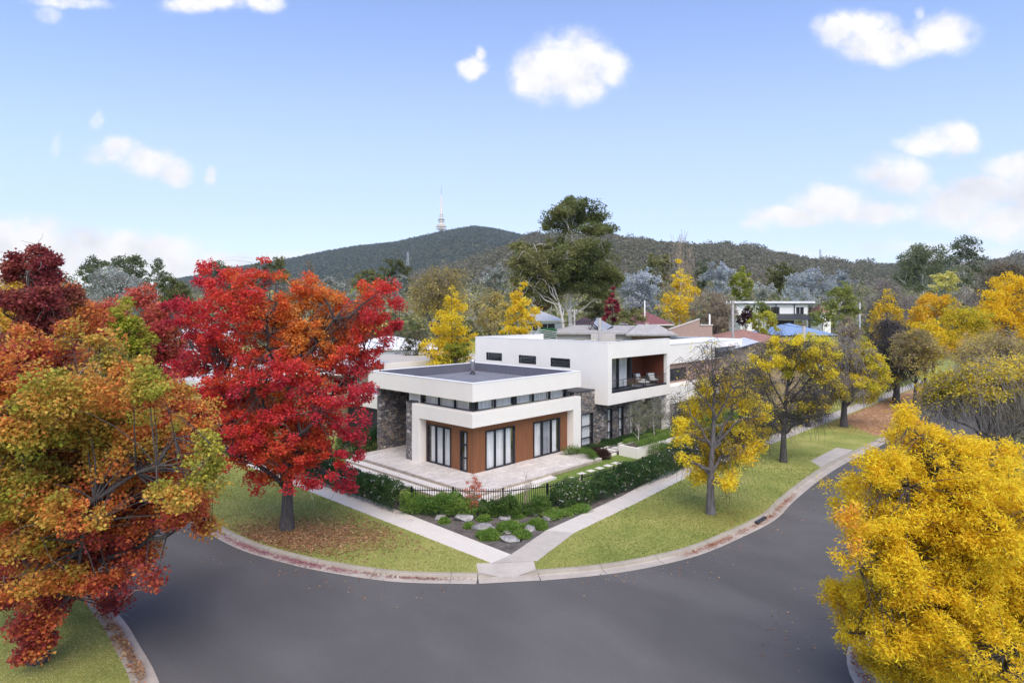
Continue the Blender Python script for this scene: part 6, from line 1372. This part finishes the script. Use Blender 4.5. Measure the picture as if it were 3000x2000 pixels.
BRN = [(0.2, 0.1, 0.05), (0.35, 0.188, 0.088), (0.5, 0.3, 0.15), (0.575, 0.413, 0.225), (0.413, 0.138, 0.075)]
def blob(cx, cy, sx, sy, n, rot=0):
    p = rng.normal(size=(n, 2)) * [sx, sy]; c, s = math.cos(rot), math.sin(rot); return p @ np.array([[c, s], [-s, c]]) + [cx, cy]
def toL(P): P = np.array(P) - [OX, OY]; return np.stack([P[:, 0] * AX + P[:, 1] * AY, P[:, 0] * BX + P[:, 1] * BY], 1)
def keep_verge(P, lo=-13.2, hi=-7.95):
    A = toL(P); return P[(A[:, 0] > lo + .2) & (A[:, 0] < hi)]
P = np.concatenate([blob(RT[0] + 1.0, RT[1] - .6, 2.2, 1.35, 7600), blob(RT[0] - .5, RT[1] - 1.4, 1.7, .9, 3600), blob(RT[0] + 3.0, RT[1] - 1.2, 1.6, .8, 1300)])
A = toL(P); rk_ = np.array([toloc(*gp(u, v)[:2]) for u, v in ((600, 1514), (730, 1581), (860, 1620), (983, 1646), (1174, 1672), (1400, 1678))])
P = P[(A[:, 0] < -7.85) & (P[:, 1] > np.interp(P[:, 0], [gp(u, v)[0] for u, v in ((600, 1514), (730, 1581), (860, 1620), (983, 1646), (1174, 1672), (1400, 1678))], [gp(u, v)[1] for u, v in ((600, 1514), (730, 1581), (860, 1620), (983, 1646), (1174, 1672), (1400, 1678))]) + .1)]
litter('fallen_leaves', 'brown fallen leaves spread around the trunk of the red tree', P, .105, BRN, 1)
def kerbline(pts, P, m=.1):
    w = [gp(*q) for q in pts]; return P[P[:, 1] > np.interp(P[:, 0], [a[0] for a in w], [a[1] for a in w]) + m]
P = np.concatenate([blob(y1[0] + .8, y1[1] - .4, 2.2, 1.7, 4200), blob(y1[0] + 1.6, y1[1] - 1.8, 1.6, .9, 1500), blob(y1[0] - 2.5, y1[1] + .3, 1.2, 1.0, 500)])
P = kerbline(((1574, 1669), (1733, 1655), (1870, 1635), (2008, 1603), (2115, 1562), (2230, 1507)), P); A = toL(P); P = P[A[:, 1] < -9.0]
litter('fallen_leaves', 'small golden leaves scattered on the grass under the nearest yellow street tree', P, .05, [(.3, .2, .06), (.45, .3, .08), (.5, .36, .12), (.32, .2, .1)], 2)
P = np.stack([rng.uniform(30, 62, 11000), rng.uniform(-13.6, -8.9, 11000)], 1); P = P[rng.uniform(size=len(P)) < np.clip((P[:, 0] - 30) / 6, 0, 1)]; P = np.array([loc(a, b)[:2] for a, b in P])
litter('fallen_leaves', 'carpet of orange-brown fallen leaves on the far right verge', P, .12, [(.40, .20, .09), (.54, .29, .14), (.64, .42, .24)], 3)
def along(Ps, i0, i1, o0, o1, n, jit=.0):
    L = np.array(Ps[i0:i1]); T = np.gradient(L, axis=0); T /= np.linalg.norm(T, axis=1)[:, None]; Nn = np.stack([T[:, 1], -T[:, 0]], 1)
    s = rng.uniform(0, len(L) - 1.001, n); s = s[rng.uniform(size=n) < np.clip(.62 + .22 * np.sin(s * .93 + 2) + .18 * np.sin(s * 2.57 + 1) + .14 * np.sin(s * 6.1), .15, 1) * np.clip(np.minimum(s, len(L) - 1 - s) / 2.5, .1, 1)]; n = len(s); i = s.astype(int); f = (s - i)[:, None]; c = L[i] * (1 - f) + L[i + 1] * f; d = rng.beta(1.2, 2.2, n) * (o1 - o0) + o0
    p = c + Nn[i] * d[:, None]; return np.array([loc(a, b)[:2] for a, b in p])
nK = len(KLs)
litter('gutter_leaves', 'crimson fallen leaves gathered in the left gutter below the red tree', along(KLs, 24, nK - 9, .22, .62, 5200), .06, [(.34, .10, .13), (.46, .19, .23), (.56, .34, .34), (.42, .24, .22)], 4, ROADZ + .045)
litter('gutter_leaves', 'brownish pink leaf scraps in the gutter next to the path crossing', along(KLs, nK - 12, nK, .22, .5, 900), .06, [(.3, .14, .12), (.4, .22, .18)], 5, ROADZ + .045)
litter('gutter_leaves', 'orange-red leaves in the gutter on the right-hand bend', along(KRs, 16, 40, .22, .6, 3200), .055, [(.36, .12, .06), (.46, .18, .09), (.5, .28, .16)], 6, ROADZ + .045)
litter('gutter_leaves', 'dry leaves along the near left kerb', along(K2, 12, 38, -.35, .05, 4200), .09, BRN, 7, .02)
litter('gutter_leaves', 'reddish dry leaves along the near right kerb under the golden tree', along(K3, 18, 42, -.5, .0, 2600), .08, [(.34, .1, .06), (.4, .2, .1)], 8, .02)
P = np.concatenate([np.array([loc(a, b)[:2] for a, b in np.stack([rng.uniform(-6.9, -6.4, 500), rng.uniform(-3, 10, 500)], 1)]), np.array([loc(a, b)[:2] for a, b in np.stack([rng.uniform(1, 14, 500), rng.uniform(-8.1, -7.6, 500)], 1)]), blob(*gp(1385, 1560)[:2], .5, .35, 160)])
litter('petals', 'pink petals and dry leaves on the mulch beside the hedges', P, .05, [(.35, .15, .12), (.55, .4, .38), (.3, .2, .14)], 9, .025)

n = 150000
Yg_ = 10 * FPX / rng.uniform(420, 1090, n * 2); Xg_ = (rng.uniform(0, 2650, n * 2) - CX) / FPX * Yg_; A = toL(np.stack([Xg_, Yg_], 1))
def inpoly(P, poly):
    poly = np.array(poly); r = np.zeros(len(P), bool); j = len(poly) - 1
    for i in range(len(poly)):
        c = ((poly[i, 1] > P[:, 1]) != (poly[j, 1] > P[:, 1])) & (P[:, 0] < (poly[j, 0] - poly[i, 0]) * (P[:, 1] - poly[i, 1]) / (poly[j, 1] - poly[i, 1] + 1e-12) + poly[i, 0]); r ^= c; j = i
    return r
g1 = [(-13.2, 30)] + [p for p in KLs if p[1] < 30][1:] + [off2(e1, -.95), ja, gl(921.5, 1445), (-7.8, 20), (-7.8, 30)]
g2 = [off2(e2, -.95)] + [p for p in KRs if p[0] < 38] + [(36, -8.9), (22, -8.75), gl(2035, 1386), gl(1866.6, 1472), gl(1683, 1560), gl(1572, 1644)]
g3 = K2[8:] + [(-90, 30)]
ok = ~((A[:, 0] > 17.4) & (A[:, 0] < 24.6) & (A[:, 1] < -12.4) & (A[:, 1] > -13.7)) & (inpoly(A, g1) | inpoly(A, g2) | inpoly(A, g3)); Pg = np.stack([Xg_, Yg_, 0 * Xg_], 1)[ok]
t = unit(rng.normal(size=(len(Pg), 3)) * [.7, .7, .2] + [0, 0, 1.]); s_ = unit(np.cross(t, rng.normal(size=(len(Pg), 3)))); L_ = (Pg[:, 1] * .0017 * rng.uniform(.6, 1.3, len(Pg)))[:, None]
V = np.stack([Pg - s_ * L_ * .35, Pg + s_ * L_ * .35, Pg + t * L_ + s_ * L_ * .12, Pg + t * L_ - s_ * L_ * .12], 1).reshape(-1, 3)
vv_ = .45 + .3 * SN(np.random.default_rng(1), .9)(Pg) + .2 * SN(np.random.default_rng(2), .3)(Pg) + .22 * rng.normal(size=len(Pg))
og = quads_mesh('grass', V, np.arange(len(V)).reshape(-1, 4), 'leaf', palette(vv_, [(.17, .22, .06), (.29, .34, .085), (.43, .43, .14), (.58, .52, .24)], rng, .2)); og['kind'] = 'stuff'; og['label'] = 'short mown grass on the verges'

litter('road_leaves', 'a few loose leaves scattered on the asphalt near the kerbs', np.concatenate([along(KLs, 24, nK, .6, 3.0, 260), along(KRs, 2, 40, .6, 2.6, 240), along(K3, 18, 40, -3.2, -.6, 200)]), .08, BRN, 12, ROADZ + .012)
# joints across the kerbs
mb = MB()
for Pk in (KLs, KRs):
    Lk = np.array(Pk); acc_ = 0.0
    for i in range(len(Lk) - 1):
        sg = np.linalg.norm(Lk[i + 1] - Lk[i]); 
        if sg > 12: continue
        acc_ += sg
        if acc_ > 2.6:
            acc_ = 0.0; T_ = (Lk[i + 1] - Lk[i]) / sg; N_ = np.array([T_[1], -T_[0]]); c_ = Lk[i]
            def q_(o, z): return [(*(c_ + N_ * o - T_ * .008), z), (*(c_ + N_ * o + T_ * .008), z)]
            for (o0, z0_), (o1, z1_) in (((-.02, .014), (.13, .014)), ((.13, .014), (.175, -.010)), ((.175, -.010), (.206, -.10)), ((.206, -.10), (.63, ROADZ + .018))):
                a_, b_ = q_(o0, z0_), q_(o1, z1_); mb.poly([a_[0], a_[1], b_[1], b_[0]])
gobj('kerb', mb, 'dark_trim')
# drain opening in the right-hand kerb
p = gl(2236, 1515); ki = int(np.argmin(np.linalg.norm(np.array(KRs) - np.array(p), axis=1))); q = KRs[ki]; q2 = KRs[ki + 2]
ang = math.atan2(q2[1] - q[1], q2[0] - q[0]); o = MB().box(-.55, .55, -.2, .0, -.11, -.005).build('drain_inlet', 'dark_trim'); o.location = loc(q[0] + .12 * math.sin(ang), q[1] - .12 * math.cos(ang), .0); o.rotation_euler = (0, 0, ROT + ang); tag(o, 'dark stormwater inlet set in the kerb on the right-hand bend', 'drain')
# kerb-side driveway slab further right
sheet('driveway', [(17.6, -13.62), (24.5, -13.62), (24.5, -12.5), (19.0, -12.5)], .006, 'concrete_old')

# ================================================================== AIR
hb = MB().box(-2600, 2600, -60, 2900, -3, 560).build('haze', 'interior'); hb['kind'] = 'stuff'
hm = bpy.data.materials.new('haze'); hm.use_nodes = True; t = hm.node_tree; t.nodes.clear()
pv = N(t, 'ShaderNodeVolumePrincipled', i={'Color': (.80, .87, 1.0, 1), 'Density': .00008, 'Anisotropy': .3}); oo = N(t, 'ShaderNodeOutputMaterial'); t.links.new(pv.outputs[0], oo.inputs['Volume'])
hb.data.materials.clear(); hb.data.materials.append(hm)
